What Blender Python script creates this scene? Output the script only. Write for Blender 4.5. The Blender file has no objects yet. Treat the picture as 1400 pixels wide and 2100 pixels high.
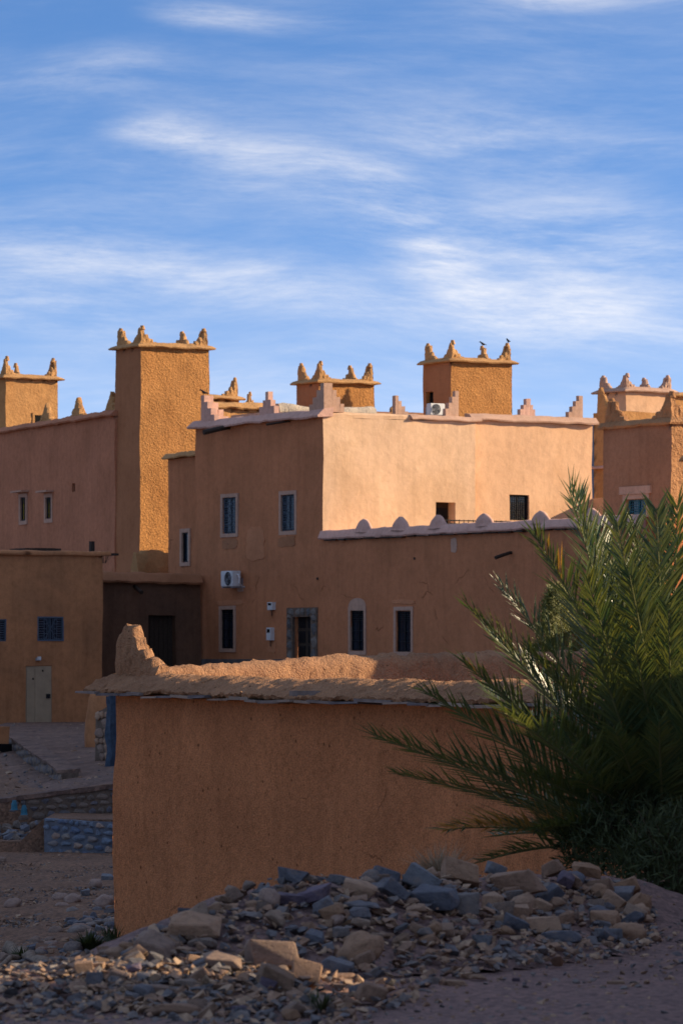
import bpy, bmesh, math, random
from mathutils import Vector, Matrix, Euler, noise
R = math.radians
random.seed(7)
scn = bpy.context.scene
COL = scn.collection

# ------------------------------------------------------------------ camera
F, HZ, EYE = 8300.0, 1340.0, 1.6          # focal length and horizon row in photo pixels, eye height in metres
cam_d = bpy.data.cameras.new('camera')
cam = bpy.data.objects.new('camera', cam_d); COL.objects.link(cam)
cam.location = (0, 0, EYE); cam.rotation_euler = (R(90), 0, 0)
cam_d.sensor_fit = 'VERTICAL'; cam_d.sensor_height = 36; cam_d.sensor_width = 24
cam_d.lens = F*36/2100; cam_d.shift_y = (HZ-1050)/2100
cam_d.clip_start = 0.5; cam_d.clip_end = 20000
cam_d.dof.use_dof = True; cam_d.dof.focus_distance = 46; cam_d.dof.aperture_fstop = 8.5
scn.camera = cam

# ------------------------------------------------------------------ light
SUN_AZ, SUN_EL = R(6), R(20)              # azimuth from +X, counter-clockwise
SV = Vector((math.cos(SUN_EL)*math.cos(SUN_AZ), math.cos(SUN_EL)*math.sin(SUN_AZ), math.sin(SUN_EL)))
sun_d = bpy.data.lights.new('sun', 'SUN'); sun_d.energy = 5.0; sun_d.angle = R(0.5); sun_d.color = (1, 0.79, 0.53)
sun = bpy.data.objects.new('sun', sun_d); COL.objects.link(sun)
sun.rotation_euler = (-SV).to_track_quat('-Z', 'Y').to_euler(); sun.location = (40, 20, 40)

scn.view_settings.view_transform = 'Standard'; scn.view_settings.look = 'None'
scn.view_settings.exposure = 0.75; scn.view_settings.gamma = 1; scn.view_settings.use_curve_mapping = False

W = bpy.data.worlds.new('World'); scn.world = W; W.use_nodes = True
nt = W.node_tree; nt.nodes.clear(); N = nt.nodes.new; L = nt.links.new
def math_n(op, a, b=None, c=None, t=None, clamp=False):
    t = t or nt
    n = t.nodes.new('ShaderNodeMath'); n.operation = op; n.use_clamp = clamp
    for i, v in enumerate((a, b, c)):
        if v is None: continue
        if isinstance(v, (int, float)): n.inputs[i].default_value = v
        else: t.links.new(v, n.inputs[i])
    return n.outputs[0]
tc = N('ShaderNodeTexCoord'); sep = N('ShaderNodeSeparateXYZ'); L(tc.outputs['Generated'], sep.inputs[0])
comb = N('ShaderNodeCombineXYZ')
L(sep.outputs[0], comb.inputs[0]); L(sep.outputs[1], comb.inputs[1])
L(math_n('MULTIPLY_ADD', sep.outputs[2], 3.4, 0.10), comb.inputs[2])
nrm = N('ShaderNodeVectorMath'); nrm.operation = 'NORMALIZE'; L(comb.outputs[0], nrm.inputs[0])
sky = N('ShaderNodeTexSky'); sky.sky_type = 'NISHITA'; sky.sun_disc = False
sky.sun_elevation = SUN_EL; sky.sun_rotation = R(90)-SUN_AZ; sky.altitude = 1100; sky.air_density = 1.0; sky.dust_density = 0.25; sky.ozone_density = 1.6
L(nrm.outputs[0], sky.inputs[0])
hsv = N('ShaderNodeHueSaturation'); hsv.inputs['Saturation'].default_value = 1.27; hsv.inputs['Value'].default_value = 1.03; hsv.inputs['Hue'].default_value = .506
L(sky.outputs[0], hsv.inputs['Color'])
# cirrus: stretched noise gathered into a few banks
q = N('ShaderNodeCombineXYZ')
L(math_n('MULTIPLY', sep.outputs[0], 8.3), q.inputs[0]); L(math_n('MULTIPLY', sep.outputs[2], 8.3), q.inputs[1]); L(sep.outputs[1], q.inputs[2])
qq = q.outputs[0]
wn = N('ShaderNodeTexNoise'); wn.inputs['Scale'].default_value = 1.3; wn.inputs['Detail'].default_value = 1.5; L(qq, wn.inputs['Vector'])
wm = N('ShaderNodeVectorMath'); wm.operation = 'MULTIPLY_ADD'; L(wn.outputs['Color'], wm.inputs[0]); wm.inputs[1].default_value = (.30, .16, 0); L(qq, wm.inputs[2])
def streak(rot, sx, sy, detail, rough, lo, hi, loc=(0, 0, 0)):
    mp = N('ShaderNodeMapping'); mp.inputs['Rotation'].default_value = (0, 0, rot); mp.inputs['Scale'].default_value = (sx, sy, 1); mp.inputs['Location'].default_value = loc
    L(wm.outputs[0], mp.inputs[0])
    n = N('ShaderNodeTexNoise'); n.inputs['Scale'].default_value = 1; n.inputs['Detail'].default_value = detail; n.inputs['Roughness'].default_value = rough
    L(mp.outputs[0], n.inputs['Vector'])
    mr = N('ShaderNodeMapRange'); mr.interpolation_type = 'SMOOTHSTEP'; L(n.outputs[0], mr.inputs[0])
    mr.inputs[1].default_value = lo; mr.inputs[2].default_value = hi
    return mr.outputs[0]
fine = streak(R(9), 2.3, 15, 13, .72, .30, .76)
broad = streak(R(14), 1.1, 4.0, 11, .66, .22, .86, (3.1, .4, 0))
wide = streak(R(8), .8, 3.2, 8, .6, .34, .74, (1.7, 5.2, 0))
diag = streak(R(36), 2.6, 15, 13, .70, .33, .73, (5.3, 1.1, 0))
veil = streak(R(-8), 1.4, 9.5, 13, .70, .32, .74, (9.1, 2.7, 0))
def bank(px, py, rx, ry, rot, w, soft=0.0):
    mp = N('ShaderNodeMapping'); mp.vector_type = 'TEXTURE'
    mp.inputs['Location'].default_value = ((px-700)/1000+.15, (HZ-py)/1000+.08, 0)
    mp.inputs['Rotation'].default_value = (0, 0, R(rot)); mp.inputs['Scale'].default_value = (rx/1000, ry/1000, 1e6)
    L(wm.outputs[0], mp.inputs[0])
    ln = N('ShaderNodeVectorMath'); ln.operation = 'LENGTH'; L(mp.outputs[0], ln.inputs[0])
    mr = N('ShaderNodeMapRange'); mr.interpolation_type = 'SMOOTHSTEP'; L(ln.outputs['Value'], mr.inputs[0])
    mr.inputs[1].default_value = 1; mr.inputs[2].default_value = soft; mr.inputs[3].default_value = 0; mr.inputs[4].default_value = w
    return mr.outputs[0]
tot = None
for b in ((540, 60, 250, 46, -2, .46), (1120, 8, 330, 40, 3, .36), (385, 296, 225, 44, 1, .42), (200, 185, 330, 90, 8, .22),
          (880, 515, 320, 130, -40, .44), (1230, 500, 460, 180, -8, .46), (330, 565, 680, 95, -10, .44), (60, 620, 400, 120, -14, .34), (1150, 640, 540, 110, -4, .34),
          (620, 370, 460, 110, -16, .26), (1060, 280, 500, 100, -4, .24)):
    o = bank(*b); tot = o if tot is None else math_n('ADD', tot, o)
mixn = math_n('ADD', math_n('ADD', math_n('MULTIPLY', fine, .52), math_n('MULTIPLY', diag, .42)), math_n('ADD', math_n('MULTIPLY', broad, .32), math_n('MULTIPLY', veil, .34)))
mixn = math_n('MULTIPLY', math_n('POWER', mixn, 1.35), .92)
hi_c = N('ShaderNodeMapRange'); hi_c.interpolation_type = 'SMOOTHSTEP'; L(sep.outputs[2], hi_c.inputs[0])
hi_c.inputs[1].default_value = .16; hi_c.inputs[2].default_value = .32; hi_c.inputs[3].default_value = .22; hi_c.inputs[4].default_value = .61   # denser cirrus above the view, added to fill shade with whiter light
dens = math_n('ADD', math_n('MULTIPLY', tot, mixn), math_n('MULTIPLY', math_n('MULTIPLY', math_n('ADD', wide, math_n('MULTIPLY', hi_c.outputs[0], .35)), mixn), hi_c.outputs[0]))
lowh = N('ShaderNodeMapRange'); lowh.interpolation_type = 'SMOOTHSTEP'; L(sep.outputs[2], lowh.inputs[0]); lowh.inputs[1].default_value = .0; lowh.inputs[2].default_value = .12; lowh.inputs[3].default_value = .34; lowh.inputs[4].default_value = .02   # thin haze veil towards the horizon
dens = math_n('MINIMUM', math_n('ADD', dens, lowh.outputs[0]), .86)
up = N('ShaderNodeMapRange'); L(sep.outputs[2], up.inputs[0]); up.inputs[1].default_value = -.01; up.inputs[2].default_value = .01
dens = math_n('MULTIPLY', dens, up.outputs[0])
cm = N('ShaderNodeMix'); cm.data_type = 'RGBA'; L(dens, cm.inputs[0]); L(hsv.outputs[0], cm.inputs[6]); cm.inputs[7].default_value = (4.7, 4.5, 4.3, 1)
bg = N('ShaderNodeBackground'); bg.inputs[1].default_value = 0.15; L(cm.outputs[2], bg.inputs[0])
wo = N('ShaderNodeOutputWorld'); L(bg.outputs[0], wo.inputs[0])

# ------------------------------------------------------------------ helpers
V = Vector
def P(px, py, Y): return V(((px-700)/F*Y, Y, EYE+(HZ-py)/F*Y))
def P2(px, Y): return V(((px-700)/F*Y, Y))
def zat(py, Y): return EYE+(HZ-py)/F*Y
def hit(o, d, px):
    k = (px-700)/F
    return (k*o[1]-o[0])/(d[0]-k*d[1])
TH = math.atan2(5040, 8300)
A = V((math.cos(TH), math.sin(TH))); B = V((-math.sin(TH), math.cos(TH)))   # along the sunny faces / along the shaded faces
A = V((.8547, .5191)); B = V((-.5191, .8547))
LOC = {}
def setp(o, label=None, cat=None, group=None, kind=None):
    if label: o['label'] = label
    if cat: o['category'] = cat
    if group: o['group'] = group
    if kind: o['kind'] = kind
    return o
def thing(name, loc, label, cat, group=None):
    o = bpy.data.objects.new(name, None); o.empty_display_size = .2; COL.objects.link(o); o.location = loc
    LOC[o.name] = V(loc); return setp(o, label, cat, group, 'thing')
def rv(p, amps):
    p = V(p); q = V(p)
    for f, a in amps: q = q + noise.noise_vector(p*f)*a
    return q

class MB:
    def __init__(s): s.v = []; s.f = []; s.m = []; s.key = {}; s.mi = 0
    def pt(s, p, merge=True):
        k = (round(p[0], 4), round(p[1], 4), round(p[2], 4))
        if merge and k in s.key: return s.key[k]
        s.v.append(V(p)); i = len(s.v)-1
        if merge: s.key[k] = i
        return i
    def face(s, pts, merge=True):
        ids = [s.pt(p, merge) for p in pts]
        if len(set(ids)) > 2: s.f.append(ids); s.m.append(s.mi)
    def idx(s, ids): s.f.append(list(ids)); s.m.append(s.mi)
    def grid(s, o, u, w, nu, nw, flip=False):
        for i in range(nu):
            for j in range(nw):
                q = [o+u*(i/nu)+w*(j/nw), o+u*((i+1)/nu)+w*(j/nw), o+u*((i+1)/nu)+w*((j+1)/nw), o+u*(i/nu)+w*((j+1)/nw)]
                s.face(q[::-1] if flip else q)
    def obox(s, o, d, n, s0, s1, t0, t1, z0, z1, res=0):
        # box in a wall's frame: s along d, t outwards along n
        d3 = V((d[0], d[1], 0)); n3 = V((n[0], n[1], 0)); o3 = V((o[0], o[1], 0)); up = V((0, 0, 1))
        c = o3+d3*s0+n3*t0+up*z0; u = d3*(s1-s0); t = n3*(t1-t0); w = up*(z1-z0)
        if u.cross(t).dot(w) < 0: c = c+u; u = -u
        k = (lambda x: max(1, round(x.length/res))) if res else (lambda x: 1)
        save = s.key; s.key = {}
        s.grid(c, u, w, k(u), k(w)); s.grid(c+t, u, w, k(u), k(w), True)
        s.grid(c, t, w, k(t), k(w), True); s.grid(c+u, t, w, k(t), k(w))
        s.grid(c, u, t, k(u), k(t), True); s.grid(c+w, u, t, k(u), k(t))
        s.key = save
    def facade(s, o, d, n, L_, z0, z1, holes=(), res=.3, depth=.2):
        d3 = V((d[0], d[1], 0)); n3 = V((n[0], n[1], 0)); o3 = V((o[0], o[1], 0))
        def cuts(a, b, extra):
            ks = sorted({round(a, 4), round(b, 4)} | {round(e, 4) for e in extra if a < e < b}); out = []
            for i in range(len(ks)-1):
                k = max(1, round((ks[i+1]-ks[i])/res)); out += [ks[i]+(ks[i+1]-ks[i])*j/k for j in range(k)]
            return out+[ks[-1]]
        S = cuts(0, L_, [h[0] for h in holes]+[h[1] for h in holes]); Z = cuts(z0, z1, [h[2] for h in holes]+[h[3] for h in holes])
        flip = d3.cross(V((0, 0, 1))).dot(n3) < 0
        pt = lambda a, z, t=0: o3+d3*a+V((0, 0, z))+n3*t
        for i in range(len(S)-1):
            for j in range(len(Z)-1):
                cs, cz = (S[i]+S[i+1])/2, (Z[j]+Z[j+1])/2
                if any(h[0] < cs < h[1] and h[2] < cz < h[3] for h in holes): continue
                q = [pt(S[i], Z[j]), pt(S[i+1], Z[j]), pt(S[i+1], Z[j+1]), pt(S[i], Z[j+1])]
                s.face(q[::-1] if flip else q)
        for h in holes:
            dp = h[4] if len(h) > 4 else depth
            ss = [x for x in S if h[0]-1e-3 <= x <= h[1]+1e-3]; zz = [x for x in Z if h[2]-1e-3 <= x <= h[3]+1e-3]
            for i in range(len(ss)-1):
                for z, up in ((h[2], 1), (h[3], 0)):
                    q = [pt(ss[i], z), pt(ss[i+1], z), pt(ss[i+1], z, -dp), pt(ss[i], z, -dp)]
                    s.face(q if (up == 1) != flip else q[::-1])
            for j in range(len(zz)-1):
                for a, lo in ((h[0], 1), (h[1], 0)):
                    q = [pt(a, zz[j]), pt(a, zz[j], -dp), pt(a, zz[j+1], -dp), pt(a, zz[j+1])]
                    s.face(q if (lo == 1) != flip else q[::-1])
    def block(s, o, L1, L2, z0, z1, h_a=(), h_b=(), res=.3, d1=None, d2=None, depth=.2, top=True):
        # near corner o; sunny face along d1 (normal -d2), shaded face along d2 (normal -d1)
        d1 = d1 or A; d2 = d2 or B; o = V((o[0], o[1]))
        s.facade(o, d1, -d2, L1, z0, z1, h_a, res, depth); s.facade(o, d2, -d1, L2, z0, z1, h_b, res, depth)
        s.facade(o+d2*L2, d1, d2, L1, z0, z1, (), max(res, .6), depth); s.facade(o+d1*L1, d2, d1, L2, z0, z1, (), max(res, .6), depth)
        if top: s.grid(V((o[0], o[1], z1)), V((d1[0], d1[1], 0))*L1, V((d2[0], d2[1], 0))*L2, max(1, round(L1/.6)), max(1, round(L2/.6)))
    def tube(s, pts, r, seg=8, taper=1.0):
        pts = [V(p) for p in pts]; rings = []
        for i, p in enumerate(pts):
            t = (pts[min(i+1, len(pts)-1)]-pts[max(i-1, 0)]).normalized()
            u = t.cross(V((0, 0, 1)) if abs(t.z) < .95 else V((1, 0, 0))).normalized(); w = t.cross(u)
            rr = r*(1+(taper-1)*i/max(1, len(pts)-1))
            rings.append([s.pt(p+(u*math.cos(2*math.pi*k/seg)+w*math.sin(2*math.pi*k/seg))*rr, False) for k in range(seg)])
        for i in range(len(rings)-1):
            for k in range(seg): s.idx((rings[i][k], rings[i][(k+1) % seg], rings[i+1][(k+1) % seg], rings[i+1][k]))
        s.idx(rings[0][::-1]); s.idx(rings[-1])
    def coping(s, pts, prof, closed=False, res=.2, amps=(), out=1):
        # pts: (x,y,z) path; profile: (offset outwards, dz); outward = right-hand side of the path when out=1
        pts = [V(p) for p in pts]; n = len(pts); ring = []
        segs = n if closed else n-1
        nr = []
        for i in range(segs):
            d = (pts[(i+1) % n]-pts[i]); d.z = 0; d.normalize(); nr.append(V((d.y, -d.x, 0))*out)
        st = []
        for i in range(segs):
            a, b = pts[i], pts[(i+1) % n]; k = max(1, round((b-a).length/res))
            for j in range(k):
                if j == 0 and (closed or i > 0):
                    n1, n2 = nr[i-1], nr[i]; st.append((a, (n1+n2)/(1+n1.dot(n2))))
                else: st.append((a+(b-a)*(j/k), nr[i]))
        if not closed: st.append((pts[-1], nr[-1]))
        for p, nn in st:
            ring.append([s.pt(rv(p+nn*o_+V((0, 0, dz)), amps), False) for o_, dz in prof])
        m = len(prof); K = len(ring)
        for i in range(K if closed else K-1):
            r0, r1 = ring[i], ring[(i+1) % K]
            for j in range(m):
                q = (r0[j], r0[(j+1) % m], r1[(j+1) % m], r1[j])
                s.idx(q if out == 1 else q[::-1])
        if not closed: s.idx(ring[0]); s.idx(ring[-1][::-1])
    def wing(s, o, d, n, steps, th, amps=(), res=.055, smooth=.05):
        # stepped crest: silhouette height h(s) along d, thickness th along n (from 0 to th)
        d3 = V((d[0], d[1], 0)); n3 = V((n[0], n[1], 0)); o = V(o)
        s1 = max(x[1] for x in steps); k = max(3, round(s1/res)); rows = 9
        def hf(x):
            for a, b, h in steps:
                if a <= x <= b: return h
            return steps[-1][2]*.6
        def h(x): return sum(hf(min(max(x+e*smooth, 0), s1)) for e in (-1, -.5, 0, .5, 1))/5
        fr, bk = [], []
        for i in range(k+1):
            x = s1*i/k; hh = h(x); cf, cb = [], []
            for j in range(rows+1):
                t = j/rows; pinch = th*.28*t**4
                base = o+d3*x+V((0, 0, hh*t-.08*(1-t)))
                cf.append(s.pt(rv(base+n3*pinch, amps), False)); cb.append(s.pt(rv(base+n3*(th-pinch), amps), False))
            fr.append(cf); bk.append(cb)
        fl = d3.cross(V((0, 0, 1))).dot(n3) > 0
        def ad(q): s.idx(q[::-1] if fl else q)
        for i in range(k):
            for j in range(rows):
                ad((fr[i][j], fr[i+1][j], fr[i+1][j+1], fr[i][j+1])); ad((bk[i+1][j], bk[i][j], bk[i][j+1], bk[i+1][j+1]))
            ad((fr[i][rows], fr[i+1][rows], bk[i+1][rows], bk[i][rows]))
        for j in range(rows):
            ad((bk[0][j], fr[0][j], fr[0][j+1], bk[0][j+1])); ad((fr[k][j], bk[k][j], bk[k][j+1], fr[k][j+1]))
    def displace(s, amps): s.v = [rv(p, amps) for p in s.v]
    def taper(s, c, z0, z1, k):
        for p in s.v:
            f = 1-k*(p.z-z0)/(z1-z0); p.x = c[0]+(p.x-c[0])*f; p.y = c[1]+(p.y-c[1])*f
    def build(s, name, mats, parent=None, smooth=0, base=None):
        me = bpy.data.meshes.new(name)
        off = LOC[parent.name] if parent is not None else (V(base) if base is not None else V((0, 0, 0)))
        me.from_pydata([tuple(p-off) for p in s.v], [], s.f)
        for m in (mats if isinstance(mats, (list, tuple)) else [mats]): me.materials.append(m)
        for p, mi in zip(me.polygons, s.m): p.material_index = mi
        if smooth:
            me.polygons.foreach_set('use_smooth', [True]*len(me.polygons)); me.set_sharp_from_angle(angle=R(smooth))
        me.update()
        o = bpy.data.objects.new(name, me); COL.objects.link(o)
        if parent is not None: o.parent = parent
        else: o.location = off
        LOC[o.name] = off
        return o

# ------------------------------------------------------------------ materials
def newmat(name):
    m = bpy.data.materials.new(name); m.use_nodes = True
    t = m.node_tree; bs = t.nodes['Principled BSDF']; return m, t, bs
def nz(t, vec, scale, detail=4, rough=.55, dist=0):
    n = t.nodes.new('ShaderNodeTexNoise'); n.inputs['Scale'].default_value = scale; n.inputs['Detail'].default_value = detail
    n.inputs['Roughness'].default_value = rough; n.inputs['Distortion'].default_value = dist; t.links.new(vec, n.inputs['Vector']); return n
def rampn(t, fac, stops):
    r = t.nodes.new('ShaderNodeValToRGB'); e = r.color_ramp.elements
    while len(e) < len(stops): e.new(.5)
    for x, (p, c) in zip(e, stops): x.position = p; x.color = (*c, 1) if len(c) == 3 else c
    t.links.new(fac, r.inputs[0]); return r.outputs[0]
def mixc(t, fac, a, b, mode='MIX'):
    m = t.nodes.new('ShaderNodeMix'); m.data_type = 'RGBA'; m.blend_type = mode
    for i, v in ((0, fac), (6, a), (7, b)):
        if isinstance(v, (int, float)): m.inputs[i].default_value = v
        elif isinstance(v, tuple): m.inputs[i].default_value = (*v, 1)
        else: t.links.new(v, m.inputs[i])
    return m.outputs[2]
def adobe(name, c, c2=None, coarse=(2.0, .03), mid=(9, .03), grit=(40, .012), var=.25, speck=0, streaks=.0, straw=0, mott=.45, grain=.25, cracks=0):
    """earth plaster: blotches of two tones, weather streaks, grit, pits; relief in metres"""
    m, t, bs = newmat(name)
    tcx = t.nodes.new('ShaderNodeTexCoord'); vec = tcx.outputs['Object']
    c2 = c2 or tuple(x*(1-var) for x in c); c3 = tuple(min(1, x*(1+var*.45)) for x in c)
    n1 = nz(t, vec, .55, 6, .6, .4)
    col = rampn(t, n1.outputs[0], [(.30, c2), (.52, c), (.75, c3)])
    n2 = nz(t, vec, mid[0]*.6, 5, .65)
    col = mixc(t, mott, col, rampn(t, n2.outputs[0], [(.3, (.62, .60, .58)), (.55, (1, 1, 1)), (.8, (1.12, 1.1, 1.06))]), 'MULTIPLY')
    ng = nz(t, vec, 34, 3, .7)
    col = mixc(t, grain, col, rampn(t, ng.outputs[0], [(.34, (.42, .40, .38)), (.5, (1, 1, 1)), (.68, (1.3, 1.26, 1.2))]), 'MULTIPLY')
    if streaks:
        mp = t.nodes.new('ShaderNodeMapping'); mp.inputs['Scale'].default_value = (3.2, 3.2, .22); t.links.new(vec, mp.inputs[0])
        n3 = nz(t, mp.outputs[0], 1.0, 5, .6)
        col = mixc(t, streaks, col, rampn(t, n3.outputs[0], [(.36, (.55, .53, .5)), (.5, (1, 1, 1)), (.68, (1.1, 1.08, 1.05))]), 'MULTIPLY')
    if speck:
        vo = t.nodes.new('ShaderNodeTexVoronoi'); vo.inputs['Scale'].default_value = speck; vo.inputs['Randomness'].default_value = 1; t.links.new(vec, vo.inputs['Vector'])
        sp = rampn(t, vo.outputs['Distance'], [(.10, (.35, .32, .3)), (.22, (1, 1, 1))])
        big = nz(t, vec, speck*.35, 2)
        gate = rampn(t, big.outputs[0], [(.5, (0, 0, 0)), (.6, (1, 1, 1))])
        col = mixc(t, gate, col, mixc(t, 1, col, sp, 'MULTIPLY'))
    if cracks:
        wv = nz(t, vec, 1.6, 4, .6)
        va = t.nodes.new('ShaderNodeVectorMath'); va.operation = 'MULTIPLY_ADD'; t.links.new(wv.outputs['Color'], va.inputs[0]); va.inputs[1].default_value = (.5, .5, .5); t.links.new(vec, va.inputs[2])
        vc = t.nodes.new('ShaderNodeTexVoronoi'); vc.feature = 'DISTANCE_TO_EDGE'; vc.inputs['Scale'].default_value = cracks; t.links.new(va.outputs[0], vc.inputs['Vector'])
        ln = rampn(t, vc.outputs['Distance'], [(.0, (.42, .38, .35)), (.010, (1, 1, 1))])
        gt = nz(t, vec, .7, 3, .5)
        col = mixc(t, rampn(t, gt.outputs[0], [(.56, (0, 0, 0)), (.64, (1, 1, 1))]), col, mixc(t, 1, col, ln, 'MULTIPLY'))
    if straw:
        mp = t.nodes.new('ShaderNodeMapping'); mp.inputs['Rotation'].default_value = (.5, .7, .3); mp.inputs['Scale'].default_value = (28, 75, 40); t.links.new(vec, mp.inputs[0])
        n4 = nz(t, mp.outputs[0], 1, 2)
        col = mixc(t, rampn(t, n4.outputs[0], [(.62, (0, 0, 0)), (.72, (straw, straw, straw))]), col, (.62, .42, .24))
    t.links.new(col, bs.inputs['Base Color'])
    bs.inputs['Roughness'].default_value = .95; bs.inputs['Specular IOR Level'].default_value = .12
    h = None
    for sc, am in (coarse, mid, grit):
        if not am: continue
        nn = nz(t, vec, sc, 4, .6)
        x = math_n('MULTIPLY', nn.outputs[0], am, t=t); h = x if h is None else math_n('ADD', h, x, t=t)
    nl = nz(t, vec, .9, 3, .5)
    h = math_n('MULTIPLY', h, math_n('MULTIPLY_ADD', nl.outputs[0], 1.6, .2, t=t), t=t)   # relief comes and goes over the wall
    b = t.nodes.new('ShaderNodeBump'); b.inputs['Strength'].default_value = 1; b.inputs['Distance'].default_value = 1
    t.links.new(h, b.inputs['Height']); t.links.new(b.outputs[0], bs.inputs['Normal'])
    return m
def plain(name, c, rough=.6, metal=0, var=.2, scale=12, spec=.3, bump=.003):
    m, t, bs = newmat(name); tcx = t.nodes.new('ShaderNodeTexCoord'); vec = tcx.outputs['Object']
    n = nz(t, vec, scale, 5, .6)
    t.links.new(rampn(t, n.outputs[0], [(.3, tuple(x*(1-var) for x in c)), (.7, tuple(min(1, x*(1+var*.6)) for x in c))]), bs.inputs['Base Color'])
    bs.inputs['Roughness'].default_value = rough; bs.inputs['Metallic'].default_value = metal; bs.inputs['Specular IOR Level'].default_value = spec
    if bump:
        b = t.nodes.new('ShaderNodeBump'); b.inputs['Distance'].default_value = bump; b.inputs['Strength'].default_value = 1
        n2 = nz(t, vec, scale*3, 4); t.links.new(n2.outputs[0], b.inputs['Height']); t.links.new(b.outputs[0], bs.inputs['Normal'])
    return m
def stone_mat(name, cols, bump=.012, scale=9, rough=.85, painted=None):
    """stones: a tone for each piece from its random number, mottled, with grain"""
    m, t, bs = newmat(name); tcx = t.nodes.new('ShaderNodeTexCoord'); vec = tcx.outputs['Object']; oi = t.nodes.new('ShaderNodeObjectInfo')
    k = len(cols); st = [((i+.0)/k, c) for i, c in enumerate(cols)]
    r = t.nodes.new('ShaderNodeValToRGB'); r.color_ramp.interpolation = 'CONSTANT'; e = r.color_ramp.elements
    while len(e) < k: e.new(.5)
    for x, (p, c) in zip(e, st): x.position = p; x.color = (*c, 1)
    t.links.new(oi.outputs['Random'], r.inputs[0])
    va = t.nodes.new('ShaderNodeVectorMath'); va.operation = 'ADD'; t.links.new(vec, va.inputs[0]); t.links.new(oi.outputs['Random'], va.inputs[1])
    vs = t.nodes.new('ShaderNodeVectorMath'); vs.operation = 'MULTIPLY_ADD'; t.links.new(oi.outputs['Random'], vs.inputs[0]); vs.inputs[1].default_value = (37, 91, 53); t.links.new(vec, vs.inputs[2])
    n = nz(t, vs.outputs[0], 3.2, 6, .65)
    col = mixc(t, .8, r.outputs[0], rampn(t, n.outputs[0], [(.28, (.5, .48, .46)), (.5, (1, 1, 1)), (.75, (1.3, 1.25, 1.18))]), 'MULTIPLY')
    n2 = nz(t, vs.outputs[0], 1.6, 3)
    col = mixc(t, rampn(t, n2.outputs[0], [(.55, (0, 0, 0)), (.75, (.45, .45, .45))]), col, (.32, .21, .14))
    t.links.new(col, bs.inputs['Base Color']); bs.inputs['Roughness'].default_value = rough; bs.inputs['Specular IOR Level'].default_value = .3
    b = t.nodes.new('ShaderNodeBump'); b.inputs['Distance'].default_value = bump; b.inputs['Strength'].default_value = 1
    n3 = nz(t, vs.outputs[0], scale, 6, .65); t.links.new(n3.outputs[0], b.inputs['Height']); t.links.new(b.outputs[0], bs.inputs['Normal'])
    return m
def gravel_mat(name, c, c2, sc=22, bump=.02):
    m, t, bs = newmat(name); tcx = t.nodes.new('ShaderNodeTexCoord'); vec = tcx.outputs['Object']
    vo = t.nodes.new('ShaderNodeTexVoronoi'); vo.inputs['Scale'].default_value = sc; t.links.new(vec, vo.inputs['Vector'])
    n0 = nz(t, vec, .8, 5, .6)
    base = rampn(t, n0.outputs[0], [(.32, c2), (.68, c)])
    bw = t.nodes.new('ShaderNodeRGBToBW'); t.links.new(vo.outputs['Color'], bw.inputs[0])
    col = mixc(t, .75, base, rampn(t, bw.outputs[0], [(.1, (.5, .5, .55)), (.5, (1, 1, 1)), (.95, (1.45, 1.35, 1.3))]), 'MULTIPLY')
    n1 = nz(t, vec, sc*1.7, 4, .7)
    col = mixc(t, .6, col, rampn(t, n1.outputs[0], [(.3, (.5, .48, .46)), (.7, (1.25, 1.22, 1.2))]), 'MULTIPLY')
    t.links.new(col, bs.inputs['Base Color']); bs.inputs['Roughness'].default_value = .95; bs.inputs['Specular IOR Level'].default_value = .15
    b = t.nodes.new('ShaderNodeBump'); b.inputs['Distance'].default_value = bump; b.inputs['Strength'].default_value = 1
    h = math_n('ADD', math_n('MULTIPLY', vo.outputs['Distance'], -.6, t=t), n1.outputs[0], t=t)
    t.links.new(h, b.inputs['Height']); t.links.new(b.outputs[0], bs.inputs['Normal'])
    return m
def leaf_mat(name, c, c2, trans=.3, rough=.4):
    m, t, bs = newmat(name); oi = t.nodes.new('ShaderNodeObjectInfo'); geo = t.nodes.new('ShaderNodeNewGeometry'); tcx = t.nodes.new('ShaderNodeTexCoord')
    n = nz(t, tcx.outputs['Object'], 3.5, 3)
    f = math_n('ADD', math_n('MULTIPLY', geo.outputs['Random Per Island'], .55, t=t), math_n('MULTIPLY', n.outputs[0], .45, t=t), t=t)
    col = rampn(t, f, [(.2, c2), (.7, c)])
    t.links.new(col, bs.inputs['Base Color']); bs.inputs['Roughness'].default_value = rough; bs.inputs['Specular IOR Level'].default_value = .5
    tr = t.nodes.new('ShaderNodeBsdfTranslucent'); t.links.new(mixc(t, 1, col, (1.25, 1.2, .5), 'MULTIPLY'), tr.inputs[0])
    mx = t.nodes.new('ShaderNodeMixShader'); mx.inputs[0].default_value = trans
    t.links.new(bs.outputs[0], mx.inputs[1]); t.links.new(tr.outputs[0], mx.inputs[2])
    t.links.new(mx.outputs[0], t.nodes['Material Output'].inputs[0]); return m

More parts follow.
